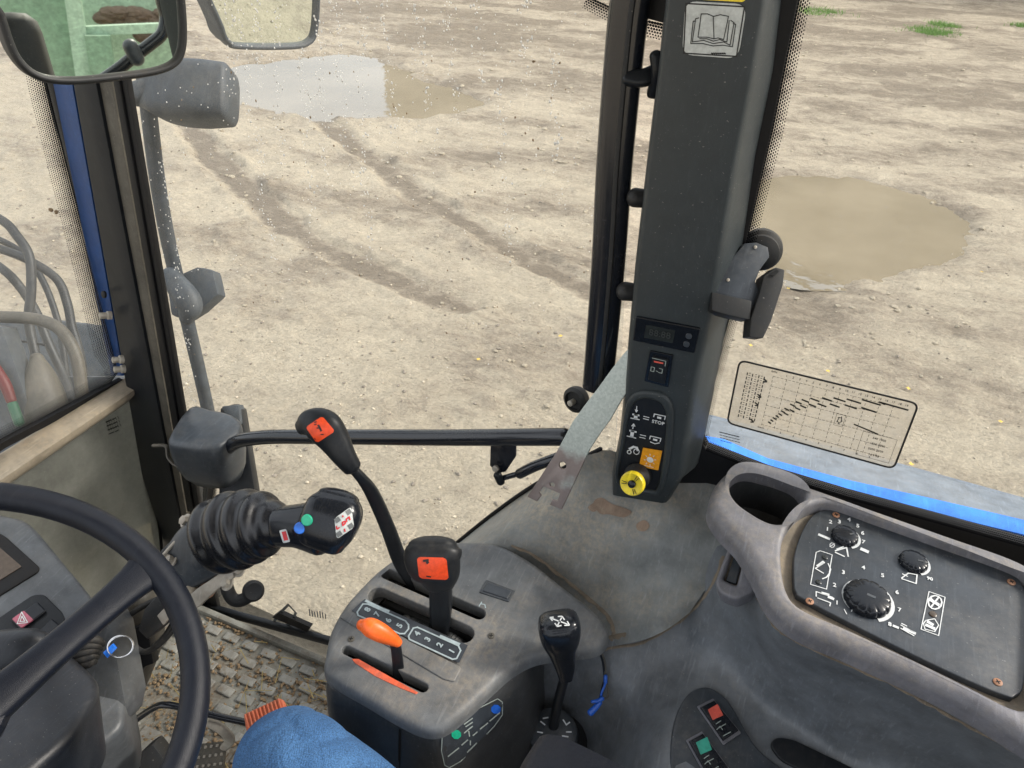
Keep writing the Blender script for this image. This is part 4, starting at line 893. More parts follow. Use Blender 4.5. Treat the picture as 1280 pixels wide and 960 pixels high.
fritband(SM, [(878, 535), (880, 548), (884, 553)], [(10, 0), (10, -6), (6, -11)], 'dotted_border', sw, pitch=.0031, lift=.0095)
fritband(SM, [(884, 558), (960, 588), (1060, 618), (1160, 645), (1280, 678), (1500, 744)], [(4, -13), (3, -12), (3, -13), (3, -14), (3, -15), (3, -15)], 'dotted_border', sw, pitch=.0022, lift=.0095)
# tyre-speed chart sticker on the glass
ch = thing('chart_sticker', 'clear sticker with a black outlined speed chart on the side window', 'sticker', yp(1030, 515, .797))
CH = [(924, 448), (1150, 503), (1118, 586), (908, 528)]
def cuv(u, v): a = lerp2(CH[0], CH[1], u); b2 = lerp2(CH[3], CH[2], u); return lerp2(a, b2, v)
film = emit('film', plate(SM, roundpoly(locs(SM, CH), .010), t=.0006, drop=-.001), 'frost', ch, smooth=0)
ro = [CH[0], CH[1], CH[2], CH[3]]
outl = roundpoly(locs(SM, ro), .010, 6); bm = plate(SM, outl, t=.0005, holes=[inset(outl, .0021)], drop=-.0022); emit('outline', bm, 'blackprint', ch, smooth=0)
G = []
for k in range(10):
    u = .20+k*.0745
    for j in range(13): G.append(strokes(SM, [[cuv(u, .13+j*.06), cuv(u, .13+j*.06+.032)]], .0005, lift=.0018))
for k in range(6):
    v = .13+k*.149
    for j in range(34): G.append(strokes(SM, [[cuv(.20+j*.0215, v), cuv(.20+j*.0215+.013, v)]], .0005, lift=.0018))
for u in (.06, .09, .125, .155):
    for j in range(11): G.append(strokes(SM, [[cuv(u, .17+j*.065), cuv(u+.0, .17+j*.065+.035)]], .0012, lift=.0018))
for u in (.073, .108, .14):
    for j in range(20): G.append(strokes(SM, [[cuv(u-.003, .17+j*.035), cuv(u+.004, .165+j*.035)]], .0008, lift=.0018))
emit('grid_lines', join(*G), 'blackprint', ch, smooth=0)
G = []
steps = [(.235, .81, .012), (.245, .77, .012), (.255, .73, .014), (.268, .69, .014), (.28, .65, .016), (.29, .60, .018), (.31, .62, .02), (.305, .55, .022), (.335, .55, .022), (.33, .47, .026), (.36, .50, .026), (.355, .41, .03), (.385, .45, .03), (.385, .36, .035), (.43, .40, .035), (.43, .31, .045), (.475, .36, .045), (.49, .26, .05), (.54, .32, .05), (.55, .22, .062), (.62, .28, .062), (.62, .19, .075), (.71, .26, .08), (.70, .145, .10), (.80, .12, .02), (.79, .12, .16)]
for u, v, l in steps: G.append(strokes(SM, [[cuv(u, v), cuv(u+l, v+.012)]], .0021, lift=.0022))
for u, v in ((.162, .20), (.15, .45), (.145, .58), (.14, .84)): G.append(strokes(SM, [[cuv(u-.008, v), cuv(u+.008, v+.02)], [cuv(u-.002, v+.04), cuv(u+.010, v+.03)]], .0020, lift=.0022))
G.append(strokes(SM, [[cuv(.70, .52), cuv(.84, .57)]], .0018, lift=.0022))
emit('speed_bars', join(*G), 'blackprint', ch, smooth=0)
G = []
for k in range(19): G.append(textpx(SM, str(k+1), cuv(.27+k*.037-.008, .075), cuv(.27+k*.037+.008, .075), 3.0, lift=.0022))
for k in range(9): G.append(textpx(SM, str(k+1), cuv(.24+k*.075-.008, .92), cuv(.24+k*.075+.008, .92), 2.6, lift=.0022))
for k, s in enumerate(('RPM', 'km/h')): G.append(textpx(SM, s, cuv(.17, .06+k*.86), cuv(.23, .06+k*.86), 2.8, lift=.0022))
for k, s in enumerate(('540 1000', '1500 2000', '2000 2500', '16.9 38')): G.append(textpx(SM, s, cuv(.79, .64+k*.08), cuv(.93, .64+k*.08), 3.0, lift=.0022))
for x0, x1, y0, y1 in ((.59, .64, .43, .60), (.76, .955, .58, .93)): G.append(strokes(SM, [[cuv(x0, y0), cuv(x1, y0), cuv(x1, y1), cuv(x0, y1), cuv(x0, y0)]], .0004, lift=.0022))
for a in range(5): G.append(strokes(SM, [[cuv(.615+.015*math.cos(a*1.257), .515+.06*math.sin(a*1.257)), cuv(.615+.012*math.cos(a*1.257+1.6), .515+.05*math.sin(a*1.257+1.6))]], .0009, lift=.0022))
emit('chart_figures', join(*G), 'blackprint', ch, smooth=0, kind='stuff')
G = []
for i, y in enumerate((539, 542.5, 546, 549.5)):
    for k in range(7 if i < 3 else 4): G.append(strokes(SM, [[(900+k*3.6+i*.4, y+k*.9), (902.4+k*3.6+i*.4, y+k*.9+.5)]], .0010 if i else .0014, lift=.002))
emit('glass_mark', join(*G), 'blackprint', sw, smooth=0)
# window catch
wc = thing('window_catch', 'black lever catch with a round hub on the side window', 'catch', yp(940, 350, .77))
dc = depth(yp(940, 350, .775))
emit('hub', lathe([(.021, -.012), (.0225, -.006), (.0225, .001), (.019, .004), (.019, .010), (.012, .014)], dp(951, 313, dc+.01), (.1, -1, .1), 32), 'rubber', wc)
arm_ = [(931, 304), (946, 303), (960, 309), (962, 321), (950, 337), (944, 352), (950, 366), (938, 392), (921, 390), (892, 379), (888, 362), (900, 340)]
emit('arm', prism([dp(*p, dc-.012) for p in arm_], FW*.022, bevel=.0012), 'panel', wc)
emit('pivot_block', prism([dp(*p, dc-.018) for p in ((890, 365), (940, 376), (938, 400), (915, 395), (890, 388))], FW*.03, bevel=.0015), 'rubber', wc)
hp = [(955, 345), (970, 334), (981, 337), (979, 356), (964, 402), (954, 423), (937, 421), (939, 398), (949, 368)]
emit('handle', prism([dp(*p, dc-.020) for p in hp], FW*.026, bevel=.0014), 'rubber', wc)
emit('handle_slot', prism([dp(*p, dc-.0215) for p in ((962, 344), (971, 337), (974, 339), (968, 345))], FW*.004), 'dark', wc, smooth=0)
for p in ((944, 309), (910, 350)): emit('arm_screw', lathe([(.0018, 0), (.0018, .001), (.001, .0014)], dp(*p, dc-.012), -FW, 8), 'white' if 0 else 'steel', wc)

# fender outside the side window
fe = thing('rear_fender', 'rear fender outside the side window with bright blue top edge and grey lip', 'fender', yp(1080, 600, .95))
emit('blue_edge', prism([yp(860, 540, .90), yp(905, 548, .90), yp(960, 572, .90), (yp(1060, 599, .90)), yp(1160, 621, .90), yp(1285, 650, .90), yp(1500, 712, .90), yp(1500, 800, .90), yp(1285, 720, .90), yp(1060, 650, .90), yp(860, 600, .90)], (0, -.03, 0), bevel=.003), 'skylit_blue', fe)
emit('grey_lip', patch([[yp(850, 515, 1.16), yp(890, 522, 1.16), yp(990, 548, 1.16), yp(1130, 584, 1.16), yp(1285, 627, 1.16), yp(1520, 690, 1.16)], [yp(850, 530, 1.10), yp(890, 535, 1.10), yp(990, 560, 1.10), yp(1130, 598, 1.10), yp(1285, 645, 1.10), yp(1520, 712, 1.10)], [yp(850, 600, .93), yp(905, 604, .93), yp(990, 618, .93), yp(1130, 660, .93), yp(1285, 700, .93), yp(1520, 770, .93)]], n=4, thick=.008), 'fender', fe)
emit('outer_skirt', prism([yp(850, 516, 1.165), yp(890, 523, 1.165), yp(990, 549, 1.165), yp(1130, 585, 1.165), yp(1285, 628, 1.165), yp(1520, 691, 1.165), yp(1520, 691, 1.165)-Vector((0, 0, .5)), yp(850, 516, 1.165)-Vector((0, 0, .5))], (0, .01, 0)), 'fender', fe)

# ================================================================== FENDER COVER INSIDE
cv = thing('fender_cover', 'large grey moulded cover over the wheel arch with dusty rust-marked top', 'cover', zp(820, 760, 1.5))
R = [[yp(572, 680, .795), yp(612, 648, .795), yp(655, 617, .795), yp(700, 590, .795), yp(752, 563, .795), yp(800, 575, .82), yp(885, 588, .80), yp(915, 625, .79)],
     [zp(585, 690, 1.595), zp(630, 668, 1.615), zp(680, 645, 1.645), zp(725, 622, 1.67), zp(765, 610, 1.69), zp(815, 620, 1.70), zp(880, 628, 1.70), zp(912, 660, 1.69)],
     [zp(620, 740, 1.53), zp(660, 725, 1.555), zp(710, 700, 1.60), zp(750, 680, 1.63), zp(785, 670, 1.655), zp(825, 670, 1.665), zp(870, 672, 1.67), zp(906, 690, 1.665)],
     [zp(660, 780, 1.50), zp(700, 765, 1.53), zp(735, 745, 1.56), zp(765, 735, 1.58), zp(795, 727, 1.60), zp(830, 722, 1.62), zp(865, 718, 1.635), zp(895, 716, 1.64)],
     [zp(700, 815, 1.48), zp(725, 803, 1.51), zp(750, 793, 1.535), zp(775, 785, 1.555), zp(800, 778, 1.575), zp(825, 768, 1.595), zp(850, 757, 1.61), zp(876, 745, 1.62)],
     [zp(715, 835, 1.46), zp(735, 822, 1.49), zp(755, 812, 1.52), zp(775, 806, 1.54), zp(795, 802, 1.555), zp(815, 796, 1.57), zp(838, 784, 1.585), zp(862, 766, 1.60)]]
emit('dusty_top', patch([[tuple(p) for p in r] for r in R], n=7, thick=.004), 'cover', cv, smooth=60)
emit('edge_seal', tube([Vector(p)+Vector((-.002, .001, .001)) for p in R[0][:5]], .0032, seg=8), 'seal', cv)
R = [[zp(560, 800, 1.50), zp(700, 790, 1.52), zp(755, 770, 1.55), zp(800, 745, 1.58), zp(850, 715, 1.615), zp(905, 680, 1.675), zp(960, 700, 1.69), zp(1060, 760, 1.70), zp(1180, 800, 1.70), zp(1340, 860, 1.70)],
     [zp(600, 850, 1.44), zp(690, 840, 1.47), zp(750, 820, 1.52), zp(805, 802, 1.55), zp(858, 775, 1.58), zp(915, 745, 1.66), zp(985, 782, 1.745), zp(1070, 817, 1.756), zp(1180, 870, 1.756), zp(1340, 955, 1.756)],
     [zp(620, 880, 1.40), zp(690, 875, 1.42), zp(745, 865, 1.48), zp(800, 850, 1.515), zp(858, 825, 1.545), zp(915, 800, 1.60), zp(985, 830, 1.66), zp(1070, 862, 1.68), zp(1180, 914, 1.68), zp(1340, 996, 1.68)],
     [zp(630, 920, 1.34), zp(680, 915, 1.36), zp(730, 905, 1.40), zp(800, 890, 1.50), zp(855, 862, 1.538), zp(915, 840, 1.565), zp(985, 872, 1.59), zp(1070, 915, 1.60), zp(1180, 970, 1.565), zp(1340, 1050, 1.565)],
     [zp(640, 965, 1.28), zp(680, 965, 1.30), zp(722, 955, 1.34), zp(782, 935, 1.47), zp(835, 905, 1.536), zp(910, 885, 1.546), zp(985, 910, 1.548), zp(1070, 955, 1.55), zp(1180, 1010, 1.55), zp(1340, 1090, 1.55)],
     [zp(650, 1030, 1.2), zp(680, 1030, 1.22), zp(715, 1030, 1.27), zp(765, 1015, 1.44), zp(820, 990, 1.53), zp(905, 960, 1.54), zp(985, 985, 1.54), zp(1070, 1020, 1.54), zp(1180, 1080, 1.54), zp(1340, 1160, 1.54)],
     [zp(650, 1180, 1.0), zp(680, 1180, 1.05), zp(700, 1180, 1.15), zp(750, 1150, 1.4), zp(810, 1130, 1.52), zp(905, 1100, 1.535), zp(985, 1110, 1.54), zp(1070, 1130, 1.54), zp(1180, 1180, 1.54), zp(1340, 1260, 1.54)]]
emit('lower_moulding', patch([[tuple(p) for p in r] for r in R], n=7, thick=.004), 'lower', cv, smooth=60)
MT['rustmark'] = plastic('rust_stain', (.24, .165, .115), dust=(.40, .33, .24), amt=.8, rough=.7, bump=.3, blotch=40)
# pale worn patches lying on the cover
def on_surface(ob, px, py, lift=.0012):
    d = ray(px, py); o_ = CAM - wloc(ob); ok, p, n, _ = ob.ray_cast(o_, d.normalized()); return (p + wloc(ob) + n*(lift if n.z > 0 else -lift)) if ok else None
bpy.context.view_layer.update()
top_ = [o for o in cv.children if o.name.startswith('dusty_top')][0]
for k, pts in enumerate([[(742, 628), (752, 622), (765, 630), (778, 634), (790, 640), (780, 647), (762, 643), (750, 642)], [(735, 634), (745, 628), (750, 634), (742, 640)], [(796, 655), (806, 650), (812, 657), (806, 664), (797, 662)]]):
    P3 = [on_surface(top_, *p) for p in smooth2(pts, 3)]
    if all(P3):
        bm = bmesh.new(); bm.faces.new([bm.verts.new(p) for p in P3]); bmesh.ops.triangulate(bm, faces=bm.faces); emit('rust_stain', bm, 'rustmark', cv, smooth=0, label='pale and rusty stain on the cover top')
MT['dustline'] = plastic('packed_dust', (.19, .155, .115), dust=(.36, .29, .20), amt=.8, rough=.95, bump=.8, blotch=40, grain=500, scratch=False)
bpy.context.view_layer.update()
def dustline(ob, pts, w, parent, name='packed_dust'):
    P3 = [on_surface(ob, *p, 0) for p in [tuple(q) for q in catmull(pts, 5)]]; P3 = [p for p in P3 if p]
    if len(P3) > 3:
        sz_ = [(w*(.5+random.random()*.9), .0012) for _ in P3]; emit(name, sweep(P3, sz_, seg=8, n=1, ref=(0, 0, 1)), 'dustline', parent, kind='stuff')
lowm_ = [o for o in cv.children if o.name.startswith('lower_moulding')][0]
dustline(lowm_, [(752, 812), (775, 808), (800, 804), (825, 792), (850, 776), (872, 756), (893, 726), (905, 696)], .0028, cv)
dustline(top_, [(640, 682), (668, 694), (705, 722), (745, 755), (762, 772), (768, 790), (764, 800)], .0042, cv)
dustline(top_, [(752, 800), (765, 795), (782, 792)], .006, cv)

# ------------------------------------------------ rim console with cup pocket and dial recess
ZR = 1.775
rc = thing('side_console', 'grey moulded side console with cup pocket and raised curved rail', 'console', zp(1080, 760, ZR-.06))
RM = frame(zp(1080, 760, ZR), (0, -.06, 1), (1, 0, 0))
outer = [(888, 632), (890, 611), (899, 596), (912, 585), (932, 581), (958, 585), (1000, 600), (1060, 621), (1130, 647), (1205, 675), (1290, 707), (1420, 745), (1520, 800), (1520, 1030), (1400, 985), (1300, 932), (1215, 880), (1140, 842), (1060, 806), (1012, 786), (982, 768), (962, 745), (945, 712), (926, 680), (902, 655)]
cup = [(916, 610), (919, 594), (933, 585), (957, 588), (987, 598), (1001, 609), (1003, 621), (993, 633), (985, 645), (973, 650), (957, 647), (933, 633), (921, 622)]
cup = [(958+(x-958)*1.08, 617+(y-617)*1.10) for x, y in cup]
hole = [(977, 702), (979, 672), (992, 646), (1012, 630), (1042, 627), (1095, 645), (1180, 675), (1262, 704), (1290, 722), (1298, 745), (1296, 860), (1285, 884), (1262, 882), (1210, 856), (1140, 822), (1060, 785), (1003, 760), (984, 738)]
emit('rim', plate(RM, smooth2(locs(RM, outer), 5), t=.028, bevel=.014, hb=.006, res=5, holes=[smooth2(locs(RM, cup), 5), smooth2(locs(RM, hole), 5)]), 'rim', rc, smooth=60)
bm = bmesh.new()
c2 = smooth2(locs(RM, cup), 5); cxx = sum(p[0] for p in c2)/len(c2); cyy = sum(p[1] for p in c2)/len(c2); rg = []
for k, z in ((1.1, -.012), (1.0, -.03), (.93, -.07), (.6, -.078), (.02, -.079)): rg.append([bm.verts.new(RM @ Vector((cxx+(p[0]-cxx)*k, cyy+(p[1]-cyy)*k, z))) for p in c2])
for A, B in zip(rg, rg[1:]):
    for j in range(len(A)): bm.faces.new((A[j], A[(j+1) % len(A)], B[(j+1) % len(A)], B[j]))
emit('cup_pocket', bm, 'console_side', rc)
MT['panelwall'] = plastic('dusty_recess_plastic', (.20, .17, .13), dust=(.42, .33, .22), amt=.9, rough=.6, bump=.4, blotch=14)
ho = smooth2(locs(RM, [(970, 704), (972, 670), (986, 640), (1010, 622), (1042, 619), (1098, 638), (1182, 668), (1266, 697), (1300, 716), (1308, 745), (1306, 870), (1288, 896), (1262, 890), (1205, 864), (1135, 830), (1055, 794), (998, 768), (977, 742)]), 5)
emit('recess_floor', plate(RM, ho, t=.004, drop=.022), 'panelwall', rc)
PM = RM @ Matrix.Translation((0, 0, -.0145))
cp = thing('dial_panel', 'dark screwed panel with three black dials set into the side console', 'control panel', PM @ Vector((*loc(PM, 1130, 750), 0)))
po = [(992, 727), (993, 693), (1003, 663), (1017, 643), (1037, 637), (1060, 642), (1150, 674), (1243, 707), (1267, 717), (1280, 735), (1283, 760), (1281, 850), (1270, 869), (1255, 869), (1193, 843), (1100, 798), (1007, 750), (995, 740)]
emit('panel_plate', plate(PM, smooth2(locs(PM, po), 4), t=.008, bevel=.0015), 'panel', cp)
for k, p in enumerate(((1045, 644), (1264, 728), (1247, 853), (1012, 752))):
    s = emit('screw', disc(PM, loc(PM, *p), .0042, .0012, 16, lift=0), 'rust', cp)
    c = loc(PM, *p); emit('screw_slot', join(*[box(PM @ Matrix.Translation((c[0], c[1], .0013)) @ Matrix.Rotation(a, 4, 'Z'), .0045, .0009, .0004) for a in (.5, .5+math.pi/2)]), 'dark', s, smooth=0)
def dial(c, base, rpx, h, tip, lab):
    c2 = loc(PM, *base); r = rpx*depth(PM @ Vector((*c2, 0)))/F
    k = emit('dial', lathe([(r*1.04, 0), (r*1.05, h*.15), (r*1.02, h*.6), (r*.97, h*.86), (r*.90, h*.99), (r*.5, h*1.10), (r*.02, h*1.14)], PM @ Vector((*c2, 0)), PM.col[2].xyz, 96, flute=lambda a, i: (1-.075*max(0, math.cos(a*12))**3) if 0 < i < 5 else 1), 'gloss', cp, label=lab)
    emit('pointer', box(PM @ Matrix.Translation((c2[0]+tip[0]*r, c2[1]+tip[1]*r, h*1.135)) @ Matrix.Rotation(math.atan2(tip[1], tip[0])+.3, 4, 'Z'), r*.38, r*.13, .0006), 'bluegrey', k, smooth=0)
def arcband(base, r0, r1, a0, a1, n=26):
    c2 = loc(PM, *base); dpt = depth(PM @ Vector((*c2, 0))); bm = bmesh.new(); A = []
    for i in range(n+1):
        t = i/n; a = a0+(a1-a0)*t; ri = r0*dpt/F; rr = (r1-1.5+2.2*t)*dpt/F*1.04
        A.append([bm.verts.new(PM @ Vector((c2[0]+q*math.cos(a), c2[1]+q*math.sin(a), .0006))) for q in (ri*.85, rr)])
    for u, v in zip(A, A[1:]): bm.faces.new((u[0], u[1], v[1], v[0]))
    return bm
D2 = math.pi/180
# angles: counter-clockwise from image right; the scale runs clockwise over the top
emit('scale_band', arcband((1084, 750), 27, 30.5, 228*D2, -62*D2), 'white', cp, smooth=0)
emit('scale_band', arcband((1056.5, 671.5), 15, 17.5, 215*D2, -60*D2), 'white', cp, smooth=0)
emit('scale_band', arcband((1142, 703.5), 16, 18.5, 225*D2, -62*D2), 'white', cp, smooth=0)
dial(0, (1083, 750), 27, .0085, (.1, -.05), 'large black fluted dial'); dial(0, (1055.5, 671.5), 15.5, .0062, (.45, .1), 'small black fluted dial nearest the cup pocket'); dial(0, (1141, 703.5), 16.5, .0062, (.4, -.05), 'small black fluted dial farther from the cup pocket')
def ptext(s, x, y, hpx=6, ang=(1, .27)): return textpx(PM, s, (x-4*ang[0], y-4*ang[1]), (x+4*ang[0], y+4*ang[1]), hpx, lift=.0008, bold=.0002)
emit('dial_numbers', join(*[ptext(s, x, y) for s, x, y in (('1', 1046, 754), ('2', 1043, 732), ('3', 1054, 716), ('4', 1079, 710), ('5', 1103, 720), ('6', 1121, 741), ('7', 1124, 763), ('8', 1112, 781), ('3', 1049, 653), ('4', 1061, 650), ('5', 1072, 658), ('6', 1078, 667), ('7', 1079, 678), ('2', 1038, 653), ('1', 1034, 662))] + [ptext('90', 1162, 724, 5)]), 'white', cp, smooth=0, kind='stuff')
def pic(lines, w=1.4): pstroke(PM, lines, w, 'white', 'printed_symbol', cp, lift=.0008)
pic([[(1025, 689), (1040, 694), (1033, 737), (1013, 731), (1020, 691), (1025, 689)]], 1.0)
pic([[(1019, 711), (1030, 704)], [(1019, 711), (1029, 717)], [(1035, 705), (1038, 712), (1036, 720)], [(1028, 724), (1033, 722), (1036, 718)]], 1.5); pic([[(1022, 708), (1029, 703)]], 3.5)
for x, y in ((1031, 697), (1023, 728)): emit('warning_lamp', disc(PM, loc(PM, x, y), .0032, .0012, 16), 'lcd', cp)
pic([[(1020, 740), (1040, 747)], [(1022, 748), (1038, 754), (1037, 758)], [(1020, 740), (1020, 746)]], 1.4); pic([[(1028, 742), (1035, 744)], [(1036, 747), (1041, 749)]], 4)
pic([[(1024, 669), (1036, 674)]], 4); pic([[(1077, 687), (1084, 690)]], 5); pic([[(1044, 689), (1058, 685), (1060, 696)], [(1044, 691), (1055, 696)], [(1046, 687), (1054, 684)]], 1.8)
pic([[(1127, 724), (1145, 730)], [(1127, 723), (1135, 717), (1146, 719), (1145, 729)], [(1128, 718), (1134, 721)]], 1.6)
for x, y in ((1040, 682),): pic([[(x+3*math.cos(k*.9), y+3*math.sin(k*.9)) for k in range(8)], [(x-3, y+2), (x+3, y-2)]], .9)
pic([[(1060, 757), (1066, 760), (1064, 765)], [(1055, 762), (1058, 768)]], 1.0)
pic([[(1117, 783), (1122, 785)]], 3.5); pic([[(1126, 782), (1144, 792)], [(1126, 786), (1142, 795)], [(1127, 780), (1133, 783)]], 1.6); pic([[(1130, 786), (1143, 792)]], 4)
pic([[(1161, 740), (1181, 747), (1173, 795), (1151, 787), (1161, 740)]], 1.1)
pic([[(1168.5+8.5*math.cos(k*.524), 753.5+8.5*math.sin(k*.524)) for k in range(13)], [(1163, 748), (1174, 759)], [(1173, 747), (1163, 760)]], 1.9); pic([[(1164, 751), (1172, 756)]], 5)
emit('warning_lamp', disc(PM, loc(PM, 1166, 768), .0038, .0012, 16), 'brownscreen', cp)
pic([[(1157, 776), (1168, 774), (1173, 782), (1168, 790), (1156, 787), (1154, 780), (1157, 776)]], 1.2); pic([[(1158, 782), (1167, 786)], [(1160, 778), (1165, 781)]], 4.5)
# slot switch pod at the side of the rim
sp_ = thing('side_pod', 'dust filled rectangular pod hanging below the cup pocket', 'pod', zp(918, 715, 1.71))
ZM = frame(zp(918, 715, 1.725), (-.15, -.5, 1), (1, 0, 0))
po2 = roundpoly(locs(ZM, [(893, 728), (912, 680), (936, 684), (944, 738), (920, 750), (900, 742)]), .006); pi2 = roundpoly(locs(ZM, [(904, 724), (916, 688), (931, 692), (921, 732)]), .003)
emit('housing', plate(ZM, po2, t=.03, bevel=.004, holes=[pi2]), 'rim', sp_)
emit('recess', plate(ZM, roundpoly(locs(ZM, [(902, 727), (914, 685), (934, 690), (923, 736)]), .003), t=.003, drop=.010), 'panelwall', sp_)
emit('switch', plate(ZM, roundpoly(locs(ZM, [(907, 724), (917, 694), (928, 697), (920, 728)]), .001), t=.006, bevel=.0015, drop=.005), 'panel', sp_)
# switch island
bpy.context.view_layer.update()
low_ = [o for o in cv.children if o.name.startswith('lower_moulding')][0]
dustline(low_, [(948, 748), (965, 777), (985, 795), (1020, 812), (1065, 832), (1110, 852), (1150, 873), (1200, 901), (1260, 934), (1300, 958)], .0030, cv)
pa, pb, pc = [on_surface(low_, *p, 0) for p in ((870, 880), (930, 930), (830, 940))]
nI = (pb-pa).cross(pc-pa).normalized(); nI = nI if nI.z > 0 else -nI
IM = frame((pa+pb+pc)/3+nI*.007, nI, (1, 0, 0))
isl = thing('switch_panel', 'black teardrop panel with a red and a green rocker switch at the bottom', 'switch panel', IM.translation)
io = smooth2(locs(IM, [(838, 960), (839, 925), (844, 897), (855, 873), (869, 861), (887, 859), (906, 871), (921, 892), (935, 917), (952, 940), (985, 965), (1030, 1000), (900, 1050), (842, 1010)]), 5)
emit('panel_plate', plate(IM, io, t=.012, bevel=.003), 'panel', isl)
for q, lens, lc, nm in (([(871, 884), (891, 874), (926, 917), (904, 932)], [(884, 890), (896, 883), (903, 897), (890, 903)], 'redlens', 'rocker switch with a red lens'), ([(857, 926), (877, 915), (914, 965), (884, 975)], [(869, 931), (883, 924), (889, 940), (875, 946)], 'greenlens', 'rocker switch with a green lens')):
    sb = dec(IM, q, 'rim', 'switch_bezel', isl, r=.001, t=.002, bevel=.0006, label=nm)
    cx_ = sum(p[0] for p in q)/4; cy_ = sum(p[1] for p in q)/4; q2 = [(cx_+(p[0]-cx_)*.86, cy_+(p[1]-cy_)*.86) for p in q]
    emit('rocker', plate(IM, locs(IM, q2), t=.006, bevel=.0015, drop=-.006), 'gloss', sb)
    dec(IM, lens, lc, 'lens', sb, r=.0005, lift=.006)
    pstroke(IM, [[(lens[3][0]+4, lens[3][1]+5), (lens[3][0]+10, lens[3][1]+1)], [(lens[3][0]+7, lens[3][1]+10), (lens[3][0]+16, lens[3][1]+5)], [(lens[3][0]+13, lens[3][1]+20), (lens[3][0]+22, lens[3][1]+15)], [(lens[3][0]+5, lens[3][1]+12), (lens[3][0]+9, lens[3][1]+8), (lens[3][0]+12, lens[3][1]+12)]], 1.0, 'greygreen', 'switch_symbol', sb, lift=.0068)
GM = frame((on_surface(low_, 1000, 930, 0) or zp(1000, 930, 1.55))+Vector((0, 0, .004)), (-.0, -.12, 1), (1, 0, 0))
o = emit('slot_cover', plate(GM, roundpoly(locs(GM, [(962, 930), (970, 921), (990, 923), (1080, 966), (1060, 990), (975, 950)]), .01), t=.008, bevel=.002), 'black'); tag(o, 'long black rounded slot cover beside the switch panel', 'cover')

# ------------------------------------------------ print laid on curved faces
def surf_label(target, name, pts, mat, parent, nref, thick=.0012, push=.0004, rr=.0025):
    """a label laid on the surface of a curved handle: every outline and inner point cast onto it"""
    bpy.context.view_layer.update()
    cx_ = sum(p[0] for p in pts)/len(pts); cy_ = sum(p[1] for p in pts)/len(pts)
    out = []
    k = len(pts)
    for i in range(k):
        for t in (0, .12, .3, .5, .7, .88): out.append(lerp2(pts[i], pts[(i+1) % k], t))
    # soften the corners
    for i in range(k): c = i*6; a, b2 = out[c-1], out[c+1]; out[c] = ((a[0]+b2[0])*.35+out[c][0]*.3, (a[1]+b2[1])*.35+out[c][1]*.3)
    bm = bmesh.new(); rings = []
    for s in (1, .8, .6, .4, .2):
        r = []
        for p in out:
            q = on_surface(target, cx_+(p[0]-cx_)*s, cy_+(p[1]-cy_)*s, 0)
            if q is None: bm.free(); return None
            r.append(bm.verts.new(q-FW*push))
        rings.append(r)
    for A, B in zip(rings, rings[1:]):
        for j in range(len(A)): bm.faces.new((A[j], A[(j+1) % len(A)], B[(j+1) % len(A)], B[j]))
    bm.faces.new(rings[-1]); return emit(name, bm, mat, parent)
def surf_strokes(target, name, lines, wpx, mat, parent, push=.0009):
    bpy.context.view_layer.update(); bm = bmesh.new()
    for ln in lines:
        for (x0, y0), (x1, y1) in zip(ln, ln[1:]):
            l = math.hypot(x1-x0, y1-y0); nx, ny = -(y1-y0)/l*wpx/2, (x1-x0)/l*wpx/2
            q = [on_surface(target, *p, 0) for p in ((x0+nx, y0+ny), (x0-nx, y0-ny), (x1-nx, y1-ny), (x1+nx, y1+ny))]
            if all(q): bm.faces.new([bm.verts.new(v-FW*push) for v in q])
    if len(bm.faces): return emit(name, bm, mat, parent, smooth=0, recalc=False)
    bm.free()

# ================================================================== METAL STRAP
s0 = zp(682, 622, 1.70); s1 = yp(770, 480, .745)
nS = (s1-s0).cross(RT).normalized(); nS = -nS if nS.dot(FW) > 0 else nS
s0 = zp(682, 622, 1.715); s0b = zp(700, 632, 1.715)
nS = (s1-s0).cross(s0b-zp(662, 618, 1.715)).normalized(); nS = -nS if nS.dot(FW) > 0 else nS
TM = frame(s0, nS, RT)
sp = thing('metal_strap', 'bent galvanised steel strap with a notched end leaning against the column', 'metal bracket', s0)
def circ(M, x, y, r, n=14): c = loc(M, x, y); rr = r*depth(M @ Vector((*c, 0)))/F; return [(c[0]+rr*math.cos(2*math.pi*k/n), c[1]+rr*math.sin(2*math.pi*k/n)) for k in range(n)]
so_ = locs(TM, [(659, 621), (695, 566), (716, 527), (732, 505), (749, 483), (764, 462), (779, 443), (800, 420), (800, 466), (777, 500), (762, 526), (750, 542), (737, 562), (702, 637), (687, 631), (690, 625), (696, 627), (700, 617), (679, 608), (673, 616), (676, 620), (671, 627)])
emit('strap', plate(TM, so_, t=.004, bevel=.0007, holes=[circ(TM, 703, 582, 5), circ(TM, 690, 606, 3.6)]), 'galv', sp)

